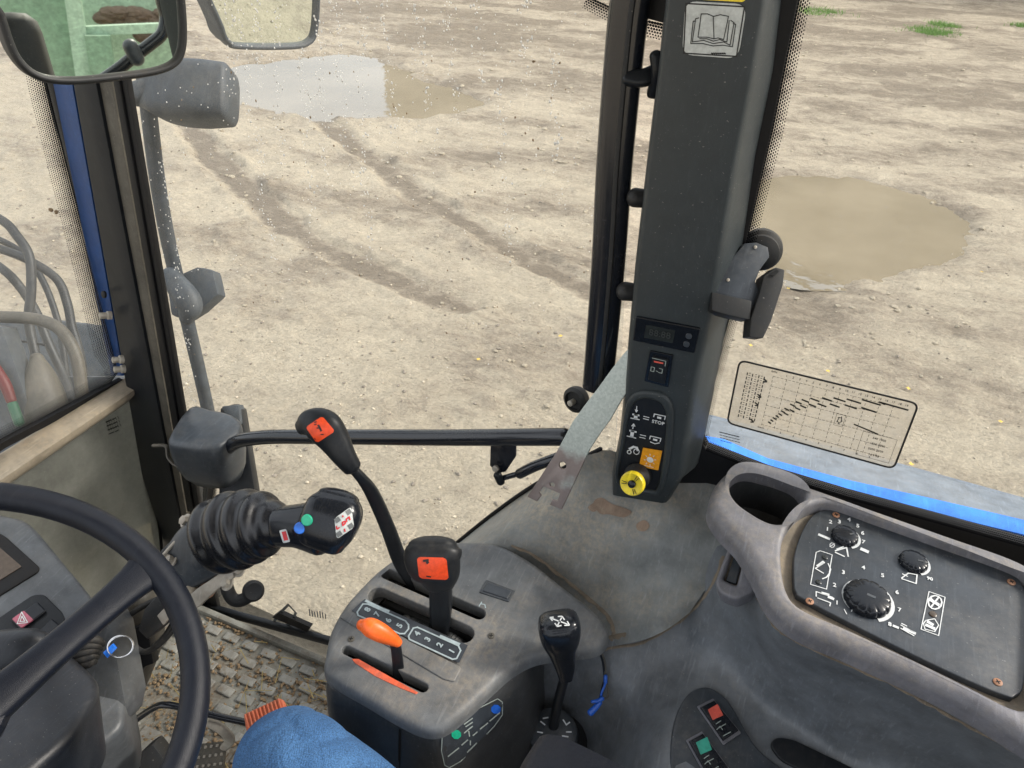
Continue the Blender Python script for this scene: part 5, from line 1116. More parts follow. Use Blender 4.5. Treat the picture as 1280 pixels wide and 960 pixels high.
# ================================================================== GEAR CONSOLE
ZG = 1.60
gc = thing('gear_console', 'rounded grey gear console with slots and a number plate beside the knee', 'console', zp(540, 790, 1.1))
GC = frame(zp(560, 780, ZG), (0, -.08, 1), (1, 0, 0))
go = [(404, 838), (406, 815), (413, 785), (430, 755), (452, 730), (474, 709), (503, 690), (540, 678), (575, 674), (620, 677), (661, 697), (700, 727), (740, 758), (757, 776), (762, 792), (757, 802), (744, 810), (710, 814), (690, 816), (665, 822), (640, 836), (615, 858), (590, 882), (565, 903), (545, 912), (522, 909), (490, 893), (455, 872), (420, 852)]
gs2 = smooth2(locs(GC, go), 4)
def slot(a, b, r): # rounded slot along px a->b
    A, B = Vector(loc(GC, *a)), Vector(loc(GC, *b)); rr = r*depth(GC @ Vector((A.x, A.y, 0)))/F; d = (B-A).normalized(); an = math.atan2(d.y, d.x); out = []
    for k in range(9): t = an+math.pi/2+math.pi*k/8; out.append((A.x+rr*math.cos(t), A.y+rr*math.sin(t)))
    for k in range(9): t = an-math.pi/2+math.pi*k/8; out.append((B.x+rr*math.cos(t), B.y+rr*math.sin(t)))
    return out
sA = slot((484, 717), (599, 767), 7.5); sB = slot((472, 744), (580, 792), 12); sC = slot((433, 812), (529, 859), 6)
emit('top_cover', plate(GC, gs2, t=.022, bevel=.012, res=5, holes=[sA, sB, sC], hb=.0018), 'console', gc, smooth=60)
# body below, flaring a little towards the floor
core = smooth2(locs(GC, [(408, 846), (407, 820), (420, 780), (452, 738), (500, 698), (560, 684), (620, 688), (655, 710), (670, 760), (665, 800), (655, 826), (632, 842), (608, 862), (585, 882), (562, 897), (545, 904), (520, 899), (488, 884), (455, 868), (422, 854)]), 3)
ccx = sum(p[0] for p in core)/len(core); ccy = sum(p[1] for p in core)/len(core)
bm = bmesh.new(); rg = []
core = core if area2(core) > 0 else core[::-1]
for z, k in ((-.0215, .02), (-.0218, .003), (-.024, 0), (-.05, -.006), (-.10, -.011), (-.2, -.016), (-.60, -.016)): rg.append([bm.verts.new(GC @ Vector((*p, z))) for p in ins2(core, k)])
for A, B in zip(rg, rg[1:]):
    for j in range(len(A)): bm.faces.new((A[j], A[(j+1) % len(A)], B[(j+1) % len(A)], B[j]))
emit('body', bm, 'console_side', gc, smooth=60)
emit('slot_tray', plate(GC, [(ccx+(p[0]-ccx)*.9, ccy+(p[1]-ccy)*.9) for p in core], t=.002, drop=.040), 'dark', gc, smooth=0)
# springs/bellows glimpsed in the slot
emit('slot_bellows', tube([GC @ Vector((*loc(GC, 560+k*2.2, 786+k*1.4), -.02-.004*(k % 2))) for k in range(8)], [(.008+.002*(k % 2),)*2 for k in range(8)], seg=12, n=2), 'rubber', gc)
emit('slot_bellows', tube([GC @ Vector((*loc(GC, 505+k*4, 762+k*1.8), -.024-.004*(k % 2))) for k in range(8)], [(.008+.002*(k % 2),)*2 for k in range(8)], seg=12, n=2), 'rubber', gc)
pl_ = emit('label_plate', plate(GC, roundpoly(locs(GC, [(424, 772), (437, 762), (577, 835), (568, 853), (555, 850)]), .003), t=.004, bevel=.0015, drop=-.002), 'console', gc)
lb = emit('gear_label', plate(GC, roundpoly(locs(GC, [(440, 765), (456, 750), (585, 808), (574, 830)]), .001), t=.0004, drop=-.0026), 'label', gc, smooth=0)
emit('gear_label_backing', plate(GC, roundpoly(locs(GC, [(438, 766), (455, 748), (587, 807), (575, 833)]), .001), t=.003, drop=.0005), 'console', gc, smooth=0)
def gst(lines, w, lift=.0034, mat='paleprint', name='printed_frame', closed=False): emit(name, strokes(GC, lines, w*.95/F, lift, closed), mat, lb, smooth=0)
gst([[(447, 767), (448, 771), (500, 794), (506, 794), (511, 788), (511, 783), (507, 778), (460, 757), (454, 757), (447, 767)]], 2.0)
gst([[(458, 753), (478, 763), (486, 766)]], 3.4)
gst([[(511, 797), (512, 801), (566, 826), (571, 825), (576, 815), (573, 809), (522, 786), (517, 787), (511, 797)]], 2.0)
gst([[(524, 783), (548, 796), (560, 800)]], 3.4) if 0 else gst([[(551, 797), (574, 807)]], 3.4)
nums = [('8', 460, 764), ('7', 472, 770), ('6', 486, 777.5), ('5', 500, 784), ('4', 522, 794), ('3', 535, 801), ('2', 550, 808), ('1', 565, 816)]
emit('gear_numbers', join(*[textpx(GC, s, (x-2.6, y+3.4), (x+2.6, y-3.4), 7.6, lift=.0034, bold=.0004) for s, x, y in nums]), 'paleprint', lb, smooth=0)
emit('blank_switch', join(plate(GC, roundpoly(locs(GC, [(599, 741), (608, 725), (644, 739), (636, 753)]), .001), t=.004, bevel=.001, drop=-.0015)), 'panel', gc)
emit('blank_switch_face', join(plate(GC, roundpoly(locs(GC, [(603, 740), (610, 729), (640, 740), (634, 750)]), .001), t=.004, bevel=.0012, drop=-.0028)), 'label', gc)
for p in ((614, 795), (439, 799)):
    s = emit('screw', disc(GC, loc(GC, *p), .0042, .0015, 16), 'greybrown', gc); c = loc(GC, *p)
    emit('screw_slot', join(*[box(GC @ Matrix.Translation((c[0], c[1], .0016)) @ Matrix.Rotation(a, 4, 'Z'), .005, .0009, .0004) for a in (.3, .3+math.pi/2)]), 'dark', s, smooth=0)
gstr = strokes(GC, [[(601, 755), (606, 756), (607, 760)], [(599, 758), (602, 753)]], .0014, .0006); emit('small_arrow', gstr, 'paleprint', gc, smooth=0)
emit('orange_mark', plate(GC, locs(GC, [(440, 824), (448, 824), (523, 866), (520, 868), (500, 860), (470, 846), (444, 829)]), t=.0004, drop=-.0006), 'paleorange', gc, smooth=0)
# seam and diagram sticker on the side wall of the body
bpy.context.view_layer.update()
body_ = [o for o in gc.children if o.name == 'body'][0]
P3 = [on_surface(body_, 500-(y-905)*.02, y, .0008) for y in range(912, 972, 6)]; P3 = [p for p in P3 if p]
if len(P3) > 2: emit('body_seam', tube(P3, .0013, seg=6, n=1), 'dark', gc)
ds = surf_label(body_, 'diagram_sticker', [(551, 921), (600, 886), (629, 874), (629, 893), (578, 950), (556, 960)], 'panel', gc, None, push=.0006)
SO = [[(553, 918), (566, 906), (600, 884), (622, 873), (628, 877), (628, 893), (618, 907), (576, 951), (562, 959), (556, 956), (552, 938), (553, 918)]]
surf_strokes(body_, 'sticker_outline', SO, 1.2, 'greygreen', gc, push=.0012)
surf_strokes(body_, 'diagram_lines', [[(580, 905), (591, 897)], [(582, 908), (591, 902)], [(580, 916), (591, 907)], [(586, 913), (587, 920)], [(588, 925), (588, 931)], [(600, 911), (610, 903)], [(560, 945), (574, 934)], [(584, 940), (596, 928)], [(612, 901), (625, 890)], [(577, 931), (585, 924)], [(591, 919), (597, 914)]], 1.5, 'greygreen', gc, push=.0013)
for nm_, c_, mt__ in (('green_dot', (570.5, 917.5), 'green'), ('blue_dot', (620, 886), 'bluevinyl')):
    surf_label(body_, nm_, [(c_[0]+5.4*math.cos(a)+1.0*math.cos(a), c_[1]+6*math.sin(a)) for a in [k*math.pi/4+.4 for k in range(8)]], mt__, gc, None, push=.0014)

# ================================================================== LEVERS
def D(z, x, y): return depth(zp(x, y, z))
d0 = D(ZG-.03, 520, 735)
lv = thing('long_lever', 'tall black lever with a bent stalk and orange labelled handle', 'lever', dp(520, 735, d0))
emit('stalk', pxsweep([(528, 745, d0), (514, 722, d0-.02), (500, 700, d0-.04), (484, 658, d0-.08), (466, 618, d0-.11), (452, 598, d0-.13), (438, 583, d0-.14)], [(10, 6), (10, 6), (9.5, 6), (9, 6), (8.5, 6), (6.5, 6), (5.5, 5)], e=3.5, seg=20), 'black', lv)
dk = d0-.15
kb = emit('handle', pxsweep([(440, 584, dk+.005), (430, 570, dk), (417, 549, dk-.004), (404, 534, dk-.008), (388, 530, dk-.006), (377, 534, dk-.002)], [(12, 10), (15, 12), (20, 14), (23, 16), (19, 14), (10, 9)], seg=28, e=2.3, capk=.7), 'black', lv)
surf_label(kb, 'orange_label', [(382, 534), (403, 520), (419, 539), (396, 554)], 'orangelabel', kb, None)
surf_strokes(kb, 'label_symbol', [[(393, 528), (396, 527)], [(393, 531), (396, 530)], [(396, 535), (399, 535)], [(401, 543), (405, 543)]], 1.4, 'blackprint', kb); surf_strokes(kb, 'label_symbol', [[(398, 531), (402, 539)]], 2.4, 'blackprint', kb)

d0 = D(ZG-.03, 552, 790)
lv = thing('gear_lever', 'stubby black gear lever with a square orange label in the wide slot', 'lever', dp(552, 790, d0))
emit('stalk', pxsweep([(549, 800, d0), (550, 785, d0-.01), (551, 760, d0-.03), (551, 735, d0-.05), (550, 715, d0-.065)], [(11, 9), (12, 10), (14, 12), (14.5, 12), (15, 12)], e=3, seg=24), 'black', lv)
dk = d0-.085
kb = emit('handle', pxsweep([(550, 728, dk+.012), (548, 716, dk+.004), (543, 703, dk), (541, 690, dk), (541, 680, dk+.002)], [(19, 15), (28, 18), (35, 21), (36, 22), (30, 19)], seg=32, e=2.7, capk=.55), 'black', lv)
surf_label(kb, 'orange_label', [(521, 696), (558, 697), (561, 725), (524, 723)], 'orangelabel', kb, None)
surf_strokes(kb, 'label_symbol', [[(529, 701), (536, 700)], [(533, 704), (536, 702)]], 3, 'blackprint', kb); surf_strokes(kb, 'label_symbol', [[(533, 720), (539, 721)]], 1.6, 'blackprint', kb)

d0 = D(ZG-.03, 500, 850)
lv = thing('hand_throttle', 'short hand throttle lever with a glossy bright orange knob', 'lever', dp(500, 850, d0))
emit('stalk', pxsweep([(502, 856, d0+.005), (499, 845, d0-.005), (497, 825, d0-.018), (494, 806, d0-.03), (487, 798, d0-.035)], [(7, 3), (7.5, 3), (7, 3), (6.5, 3), (5, 3)], e=4, seg=16), 'black', lv)
dk = d0-.045
emit('knob', pxsweep([(497, 803, dk+.012), (489, 798, dk+.006), (476, 791, dk), (462, 784, dk-.004), (452, 781, dk-.002)], [(6, 6), (9, 8), (12, 10), (12, 10), (7, 7)], seg=28, e=2.1), 'orange', lv)

d0 = D(1.44, 692, 905)
lv = thing('arrow_lever', 'black lever with four white arrows on its square glossy knob', 'lever', dp(692, 905, d0))
emit('stalk', pxsweep([(691, 912, d0+.01), (695, 890, d0-.02), (700, 868, d0-.05), (706, 846, d0-.08), (708, 838, d0-.09)], [(6.5, 6), (6.2, 6), (6.2, 6), (6, 6), (6, 6)], seg=16), 'black', lv)
dk = d0-.09
kb = emit('knob', pxsweep([(707, 847, dk), (706, 832, dk-.008), (702, 812, dk-.022), (700, 796, dk-.032), (699, 783, dk-.038), (698, 776, dk-.040)], [(8.5, 8), (12.5, 11), (17, 16), (24, 22), (26.5, 24), (25, 22)], seg=36, e=3.4, capk=.42), 'gloss', lv)
surf_strokes(kb, 'arrow_symbol', [[(698, 776), (689, 772.5)], [(692, 771), (687.2, 771.5), (690.6, 775.8)], [(700, 775.6), (702, 771.5)], [(697.2, 770.4), (702.6, 770), (705.6, 774.6)], [(701, 776.8), (709.5, 780)], [(709, 776.2), (711.8, 781.2), (705.4, 781.4)], [(699, 777), (697, 781.5)], [(693.5, 778.6), (696.5, 782.8), (701.8, 781.4)]], 1.5, 'white', kb)
emit('base_dial', lathe([(.030, -.03), (.034, -.012), (.032, 0), (.024, .006), (.006, .007)], dp(691, 916, d0+.004), (.05, -.35, 1), 32), 'panel', lv)
BM = frame(dp(691, 916, d0+.004)+Vector((.05, -.35, 1)).normalized()*.0072, (.05, -.35, 1), (1, 0, 0))
emit('dial_marks', strokes(BM, [[(676, 902), (681, 906)], [(672, 915), (678, 916)], [(704, 900), (708, 906), (712, 903)], [(708, 915), (714, 915)], [(703, 920), (710, 921)], [(675, 922), (680, 920)], [(679, 898), (685, 897)]], .0018, .0004), 'white', lv, smooth=0)
emit('boot', lathe([(.060, -.10), (.055, -.08), (.046, -.06), (.047, -.05), (.037, -.03), (.034, -.02)], dp(691, 916, d0+.004), (.05, -.35, 1), 32), 'rubber', lv)

# armrest
dA = .60
ar = thing('armrest', 'black foam armrest end at the bottom edge beside the arrow lever', 'armrest', dp(720, 950, dA))
a0, a1, a2 = dp(676, 912, .66), dp(783, 958, .62), dp(620, 1060, .50)
nA = (a1-a0).cross(a2-a0).normalized(); nA = -nA if nA.dot(FW) > 0 else nA; AM = frame(a0, nA, RT)
emit('pad', plate(AM, roundpoly(locs(AM, [(675, 911), (702, 914), (745, 934), (800, 962), (1000, 1120), (700, 1300), (600, 1200), (636, 980), (655, 940)]), .012, 6), t=.055, bevel=.010, res=5), 'wheel', ar, smooth=60)

# loose wires
dW = D(1.50, 752, 850)
w = thing('loose_wires', 'loose black and tan wires ending in blue crimp connectors', 'wires', dp(750, 820, dW))
emit('black_wire', tube([dp(*p, dW-.01) for p in ((744, 808), (751, 818), (755, 832), (756, 848), (753, 862), (751, 872))], .0022, seg=8), 'black', w)
emit('tan_wire', tube([dp(*p, dW-.012) for p in ((747, 808), (754, 820), (757, 836), (755, 850), (760, 862), (759, 872), (752, 874))], .0012, seg=8), 'greybrown', w)
emit('blue_wire', tube([dp(*p, dW-.014) for p in ((757, 846), (756, 856), (752, 866), (751, 876))], .0016, seg=8), 'bluevinyl', w)
emit('blue_connector', pxsweep([(750, 878, dW-.015), (745, 884, dW-.015), (738, 891, dW-.015)], [(3.2, 3), (4, 3.4), (4.6, 3.6)], seg=10), 'bluevinyl', w)
emit('blue_connector', pxsweep([(740, 877, dW-.017), (747, 876, dW-.017), (753, 873, dW-.017)], [(2, 2), (2.6, 2.2), (3, 2.4)], seg=10), 'bluevinyl', w)
emit('blue_connector', pxsweep([(757, 845, dW-.016), (757, 853, dW-.016)], [(2.4, 2), (2.4, 2)], seg=10), 'bluevinyl', w)

# ================================================================== LOADER JOYSTICK
dJ = .93
js = thing('loader_joystick', 'black joystick with ribbed bellows, green and blue buttons on a steel bracket', 'joystick', dp(300, 660, dJ))
ax0, ax1 = (265, 674), (360, 654)
P, S = [], []
prof = [(0, 36), (.02, 43), (.06, 48), (.11, 49.5), (.16, 47), (.20, 46), (.24, 50), (.30, 54), (.35, 53.5), (.39, 49), (.43, 49), (.48, 53), (.54, 53), (.58, 47.5), (.62, 46.5), (.67, 49), (.72, 47), (.76, 38), (.80, 35.5), (.85, 35), (.90, 31), (.94, 27), (1.0, 24)]
for u, r in prof:
    x, y = lerp2(ax0, ax1, u); y -= 6*math.sin(u*3.1); r *= (.99-.20*u); P.append((x, y, dJ-.05*u)); S.append((r, r*.92))
emit('bellows', pxsweep(P, S, seg=40, n=3, capk=.2), 'bellows', js)
hd_ = [(366, 657, dJ-.052), (380, 656, dJ-.056), (394, 653, dJ-.062), (408, 650, dJ-.068), (420, 646, dJ-.070), (432, 642, dJ-.068)]
hb_ = emit('grip_neck', pxsweep([(352, 658, dJ-.046), (372, 657, dJ-.054), (392, 658, dJ-.06), (404, 660, dJ-.064)], [(25, 23), (27, 25), (32, 28), (34, 28)], seg=28, e=2.5, capk=.4), 'gloss', js)
kb = emit('grip', pxsweep([(404, 674, dJ-.068), (408, 662, dJ-.070), (416, 644, dJ-.072), (421, 630, dJ-.070), (424, 620, dJ-.068)], [(30, 26), (35, 30), (36, 30), (33, 27), (25, 20)], seg=36, e=3.6, capk=.45), 'gloss', js)
bpy.context.view_layer.update()
for (x, y), mat_, l in (((384, 650), 'green', 'green'), ((375, 660), 'bluebutton', 'blue')):
    q = min([p_ for p_ in (on_surface(hb_, x, y, 0), on_surface(kb, x, y, 0)) if p_] or [dp(x, y, dJ-.09)], key=depth)
    emit('button', lathe([(.0064, -.004), (.0064, .0016), (.0054, .0028), (.0005, .003)], q, (Vector((.1, -.2, .1))-FW*1.0), 20), mat_, js, label=l+' round push button')
q = on_surface(hb_, 390, 668, 0)
if q: emit('button', lathe([(.0068, -.002), (.0068, .0004), (.0055, .001), (.0005, .001)], q, -FW, 20), 'gloss', js, label='black round push button')
lab = surf_label(kb, 'function_label', [(418, 648), (439, 633), (443, 659), (421, 674)], 'sticker', kb, None, push=.0006)
LB = [(418, 648), (439, 633), (443, 659), (421, 674)]
def lv2(u, v): return lerp2(lerp2(LB[0], LB[1], u), lerp2(LB[3], LB[2], u), v)
sq = []
for u0, v0 in ((.04, .04), (.70, .04), (.04, .72), (.70, .72)):
    surf_strokes(kb, 'grey_corner', [[lv2(u0, v0+.12), lv2(u0+.26, v0+.12)]], 6.2, 'dimprint', kb, push=.0011)
surf_strokes(kb, 'red_lettering', [[lv2(.08, .40), lv2(.08, .56), lv2(.24, .56)], [lv2(.42, .40), lv2(.42, .60)], [lv2(.42, .42), lv2(.58, .46), lv2(.58, .56), lv2(.42, .58)], [lv2(.66, .38), lv2(.66, .54)], [lv2(.66, .40), lv2(.86, .40)], [lv2(.84, .44), lv2(.84, .56)], [lv2(.48, .12), lv2(.50, .22)], [lv2(.48, .76), lv2(.50, .92)]], 1.8, 'red', kb, push=.0013)
s1_ = surf_label(hb_, 'red_white_sticker', [(349, 663), (358, 661), (363, 677), (354, 679)], 'white', hb_, None, push=.0006) or emit('red_white_sticker', prism([dp(*p, dJ-.083) for p in ((349, 663), (358, 661), (363, 677), (354, 679))], FW*.001), 'white', js, smooth=0)
emit('sticker_mark', prism([dp(*p, dJ-.0845) for p in ((352, 665), (357, 664), (360, 675), (355, 676))], FW*.001), 'red', js, smooth=0)
# bracket
br = thing('joystick_bracket', 'dirty bolted steel bracket and arm carrying the loader joystick', 'bracket', dp(250, 720, .98))
emit('mounting_block', pxsweep([(264, 678, .96), (250, 690, .965), (234, 706, .975), (226, 716, .98)], [(38, 20), (36, 20), (30, 20), (26, 18)], seg=24, e=5, capk=.15), 'panel', br)
emit('upper_plate', prism([dp(*p, .98) for p in ((205, 692), (232, 658), (252, 644), (262, 655), (240, 680), (212, 712))], FW*.03, bevel=.002), 'steel', br)
for (x, y) in ((234, 652), (285, 729), (300, 712), (215, 700)):
    emit('bolt', join(lathe([(.0095, 0), (.0095, .002)], dp(x, y, .955), (-.3, -.6, .8), 20), lathe([(.0062, .002), (.0062, .008), (.004, .009)], dp(x, y, .955), (-.3, -.6, .8), 6)), 'steel', br)
emit('clamp_plate', prism([dp(*p, .95) for p in ((228, 752), (246, 736), (276, 716), (291, 712), (292, 722), (270, 738), (244, 762), (232, 762))], FW*.02, bevel=.0015), 'steel', br)
emit('clamp_plate', prism([dp(*p, .955) for p in ((268, 728), (282, 712), (306, 700), (305, 712), (288, 726), (272, 736))], FW*.012, bevel=.001), 'steel', br)
emit('arm', prism([dp(*p, 1.02) for p in ((180, 762), (205, 735), (232, 710), (250, 716), (226, 748), (200, 786), (184, 800), (172, 788))], FW*.04, bevel=.003), 'rubber', br)
emit('arm_plate', prism([dp(*p, 1.0) for p in ((196, 770), (226, 738), (246, 722), (250, 728), (230, 748), (204, 782))], FW*.008, bevel=.0012), 'steel', br)
emit('lower_tab', prism([dp(*p, .965) for p in ((250, 728), (266, 720), (272, 734), (262, 748), (252, 744))], FW*.01, bevel=.001), 'rust', br)
emit('thin_rod', tube([dp(*p, .95) for p in ((204, 694), (222, 674), (246, 648))], .0022), 'steel', br)
emit('side_lug', prism([dp(*p, .948) for p in ((222, 682), (234, 672), (240, 682), (228, 694))], FW*.01, bevel=.001), 'greybrown', br)
emit('spacer', pxsweep([(236, 732, .965), (246, 744, .965)], [7, 7], seg=14, capk=.2), 'rail', br)
emit('socket_block', pxsweep([(262, 690, .945), (246, 705, .955)], [(15, 8), (12, 8)], e=4, seg=20, capk=.2), 'panel', br)
for a in ((222, 678), (238, 690)): emit('stud', pxsweep([(a[0], a[1], .955), (a[0]+10, a[1]+9, .955)], [5, 5], e=4, seg=12), 'seal', br)
hk = thing('handle_hook', 'black curved pipe end with a round rubber tip beside the bracket', 'hook', dp(300, 745, 1.1))
emit('pipe', tube([dp(*p, 1.12) for p in ((280, 690), (282, 725), (288, 745), (298, 751), (310, 746), (316, 738))], .0095), 'rubber', hk)
emit('tip', lathe([(.010, -.01), (.015, 0), (.0155, .006), (.012, .009), (.004, .008)], dp(316, 738, 1.11), (.6, -.4, .5), 24), 'rubber', hk)
cb = thing('cable_loops', 'dark cables looping below the joystick bracket', 'cables', dp(190, 780, 1.1))
for pts in (((150, 780), (175, 760), (205, 748), (222, 760), (210, 790), (190, 812)), ((140, 775), (165, 742), (190, 720), (215, 700)), ((160, 800), (180, 815), (205, 800), (228, 770)), ((205, 690), (225, 670), (240, 652))):
    emit('cable', tube([dp(*p, 1.06) for p in pts], .0042, seg=10), 'rubber', cb)

# ================================================================== STEERING WHEEL
wcn = Vector((-.588, .170, 1.7815)); wn_ = Vector((.5176, .007, 1)).normalized()
sw_ = thing('steering_wheel', 'black padded steering wheel at the lower left', 'steering wheel', wcn)
WH = frame(wcn, wn_, (0, 1, 0)); Rw = .205
emit('rim', sweep([WH @ Vector((Rw*math.cos(a), Rw*math.sin(a), 0)) for a in [2*math.pi*k/72 for k in range(72)]], .0142, seg=24, n=1, closed=True, ref=wn_), 'wheel', sw_)
def wl_(x, y): return Vector(loc(WH, x, y))
A = wl_(176, 716).normalized()*Rw; Bh = wl_(0, 858)
hubc = Vector((0, 0))
sp0 = WH @ Vector((A.x, A.y, -.002)); d_ = (Bh-A)
pth = [sp0, WH @ Vector((A.x+d_.x*.10, A.y+d_.y*.10, -.004)), WH @ Vector((A.x+d_.x*.35, A.y+d_.y*.35, -.012)), WH @ Vector((A.x+d_.x*.7, A.y+d_.y*.7, -.022)), WH @ Vector((A.x+d_.x*1.05, A.y+d_.y*1.05, -.03)), WH @ Vector((A.x+d_.x*1.25, A.y+d_.y*1.25, -.033))]
emit('spoke', sweep(pth, [(.029, .011), (.0195, .010), (.0158, .010), (.0165, .011), (.020, .012), (.024, .013)], seg=24, e=3, ref=wn_, caps=(False, True)), 'wheel', sw_)
for an in (math.pi*.80, -math.pi*.62):
    an0 = math.atan2(A.y, A.x)+an; p0 = Vector((Rw*math.cos(an0), Rw*math.sin(an0)))
    emit('spoke', sweep([WH @ Vector((p0.x*k, p0.y*k, -.035*(1-k))) for k in (1, .9, .6, .3, .1)], [(.030, .011), (.021, .010), (.0175, .010), (.02, .011), (.024, .012)], seg=24, e=3, ref=wn_, caps=(False, False)), 'wheel', sw_)
emit('hub', lathe([(.05, -.05), (.052, -.03), (.048, -.022), (.03, -.018), (.002, -.018)], wcn, wn_, 36), 'wheel', sw_)
emit('steering_shaft', lathe([(.026, -.30), (.026, -.05)], wcn, wn_, 24), 'black', sw_)

# ================================================================== DASHBOARD
da = thing('dashboard', 'grey dashboard with dark screen and hazard switch behind the steering wheel', 'dashboard', dp(40, 760, 1.0))
t0, t1, t2 = dp(20, 650, 1.16), dp(125, 790, 1.06), dp(-40, 860, .98)
nD = (t1-t0).cross(t2-t0).normalized(); nD = -nD if nD.dot(FW) > 0 else nD; DB = frame(t0, nD, RT)
emit('fascia', plate(DB, smooth2(locs(DB, [(-200, 590), (-60, 622), (0, 641), (26, 647), (44, 660), (80, 703), (112, 742), (132, 775), (148, 830), (156, 880), (150, 912), (110, 940), (60, 960), (-100, 1010), (-240, 1000)]), 3), t=.14, bevel=.010, res=4), 'dash', da, smooth=60)
emit('screen_bezel', plate(DB, roundpoly(locs(DB, [(-120, 600), (-10, 662), (8, 672), (50, 710), (48, 716), (-10, 752), (-140, 830)]), .006), t=.008, bevel=.002, drop=-.003), 'seal', da)
emit('screen', plate(DB, roundpoly(locs(DB, [(-120, 640), (-10, 677), (28, 710), (-4, 730), (-130, 800)]), .002), t=.003, drop=-.0042), 'brownscreen', da)
emit('switch_bezel', plate(DB, roundpoly(locs(DB, [(-14, 782), (42, 744), (56, 744), (80, 768), (82, 780), (20, 830), (0, 830)]), .008), t=.006, bevel=.002, drop=-.003), 'black', da)
hz = emit('hazard_switch', plate(DB, roundpoly(locs(DB, [(15, 778), (48, 755), (60, 767), (28, 791)]), .003), t=.007, bevel=.002, drop=-.008), 'gloss', da)
emit('hazard_lens', plate(DB, roundpoly(locs(DB, [(17, 778), (32, 767.5), (44, 779), (29, 789.5)]), .002), t=.002, bevel=.0006, drop=-.0098), 'pink', hz)
emit('hazard_triangle', strokes(DB, [[(29.5, 770), (37, 783), (24, 784.5), (29.5, 770)], [(30, 775), (33.5, 781.5), (27.5, 782), (30, 775)]], .0011, .0106), 'white', hz, smooth=0)
emit('blank_switch', plate(DB, roundpoly(locs(DB, [(46, 796), (66, 776), (78, 786), (58, 806)]), .002), t=.006, bevel=.002, drop=-.008), 'gloss', da)
cc = thing('column_cover', 'dark moulded steering column cover at the bottom left corner', 'cover', dp(30, 880, .85))
t0, t1, t2 = dp(30, 800, .93), dp(118, 850, .90), dp(40, 960, .80)
nC = (t1-t0).cross(t2-t0).normalized(); nC = -nC if nC.dot(FW) > 0 else nC; CC = frame(t0, nC, RT)
emit('shroud', plate(CC, smooth2(locs(CC, [(-160, 800), (-40, 795), (10, 790), (40, 787), (62, 795), (90, 815), (114, 838), (122, 850), (120, 868), (105, 895), (85, 925), (40, 965), (-40, 1040), (-200, 1100)]), 4), t=.12, bevel=.012, res=4), 'column', cc, smooth=60)
emit('upper_hood', pxsweep([(-60, 830, .90), (0, 818, .90), (40, 808, .905), (62, 806, .92)], [(34, 20), (30, 20), (22, 18), (12, 12)], seg=28, e=2.5), 'column', cc)
emit('side_panel', prism([dp(*p, 1.0) for p in ((96, 800), (126, 765), (140, 790), (157, 880), (152, 905), (128, 930), (100, 946), (92, 960), (88, 1000), (60, 1000), (80, 900))], FW*.06, bevel=.006), 'dash', cc)
for k in range(5):
    x0, y0 = 96+k*2, 816-k*5.2+10
    emit('boot_fold', pxsweep([(86+k*2, 806+k*7, .93), (104+k*1.5, 800+k*7.5, .925), (120-k*1.5, 800+k*6.5, .93), (128-k*2.5, 805+k*5.5, .94)], [4.6, 5.6, 5.6, 4.2], seg=14), 'rubber', cc)
kr = thing('key_ring', 'steel key ring with a small blue tag hanging behind the wheel', 'key ring', dp(150, 808, .9))
RG = frame(dp(151, 808, .91), (.35, -.45, .82), RT)
emit('split_ring', join(sweep([RG @ Vector((.0142*math.cos(a), .0118*math.sin(a), .001*math.sin(a*2))) for a in [k*math.pi/18 for k in range(36)]], .0009, seg=8, n=1, closed=True, ref=RG.col[2].xyz), sweep([RG @ Vector((.0140*math.cos(a+.1), .0121*math.sin(a+.05), .0022)) for a in [k*math.pi/18 for k in range(36)]], .0008, seg=8, n=1, closed=True, ref=RG.col[2].xyz)), 'chrome', kr)
emit('blue_tag', prism([dp(*p, .905) for p in ((128, 816), (140, 805), (145, 811), (134, 823))], FW*.004, bevel=.001), 'bluebutton', kr)

# ================================================================== CAB FLOOR, MAT, PEDALS
ZF = .95
fl = thing('cab_floor', 'cab floor under the worn grey rubber mat', 'floor', (-.8, .5, ZF-.03), kind='structure')
emit('floor_plate', box(Matrix.Translation((-.62, .17, ZF-.035)), 1.28, 1.25, .05, .004), 'seal', fl)
mt_ = thing('floor_mat', 'worn grey rubber floor mat with raised pads and trodden mud', 'floor mat', (-.85, .6, ZF))
emit('sheet', box(Matrix.Translation((-.66, .30, ZF-.006)), 1.14, .96, .010, .003), 'mat', mt_)
emit('raised_edge', box(Matrix.Translation((-.66, .786, ZF+.004)), 1.14, .014, .018, .004), 'mat', mt_)
bm = box(Matrix.Identity(4), .036, .019, .0062, .003, 3); pad0 = emit('pad', bm, 'pad', mt_); mesh0 = pad0.data; first = True
k = 0
for r in range(7):
    for c in range(12):
        x = -1.10+c*.050+(.025 if r % 2 else 0); y = .755-r*.036
        if x > -.50 or (r > 3 and x < -.86): continue
        o = pad0 if first else pad0.copy()
        if not first: COL.objects.link(o)
        first = False; o.parent = mt_; o.location = Vector((x, y, ZF+.0022)) - Vector(mt_.location); o.rotation_euler = (0, 0, random.uniform(-.05, .05))
bm = box(Matrix.Identity(4), .085, .045, .0055, .0026, 2); big0 = emit('pad', bm, 'pad', mt_); first = True
for r in range(6):
    for c in range(6):
        x = -1.12+c*.098+(.049 if r % 2 else 0); y = .50-r*.055
        if r == 0 and x > -.9: continue
        if x > -.45: continue
        o = big0 if first else big0.copy()
        if not first: COL.objects.link(o)
        first = False; o.parent = mt_; o.location = Vector((x, y, ZF+.0018)) - Vector(mt_.location)
P, S = [], []
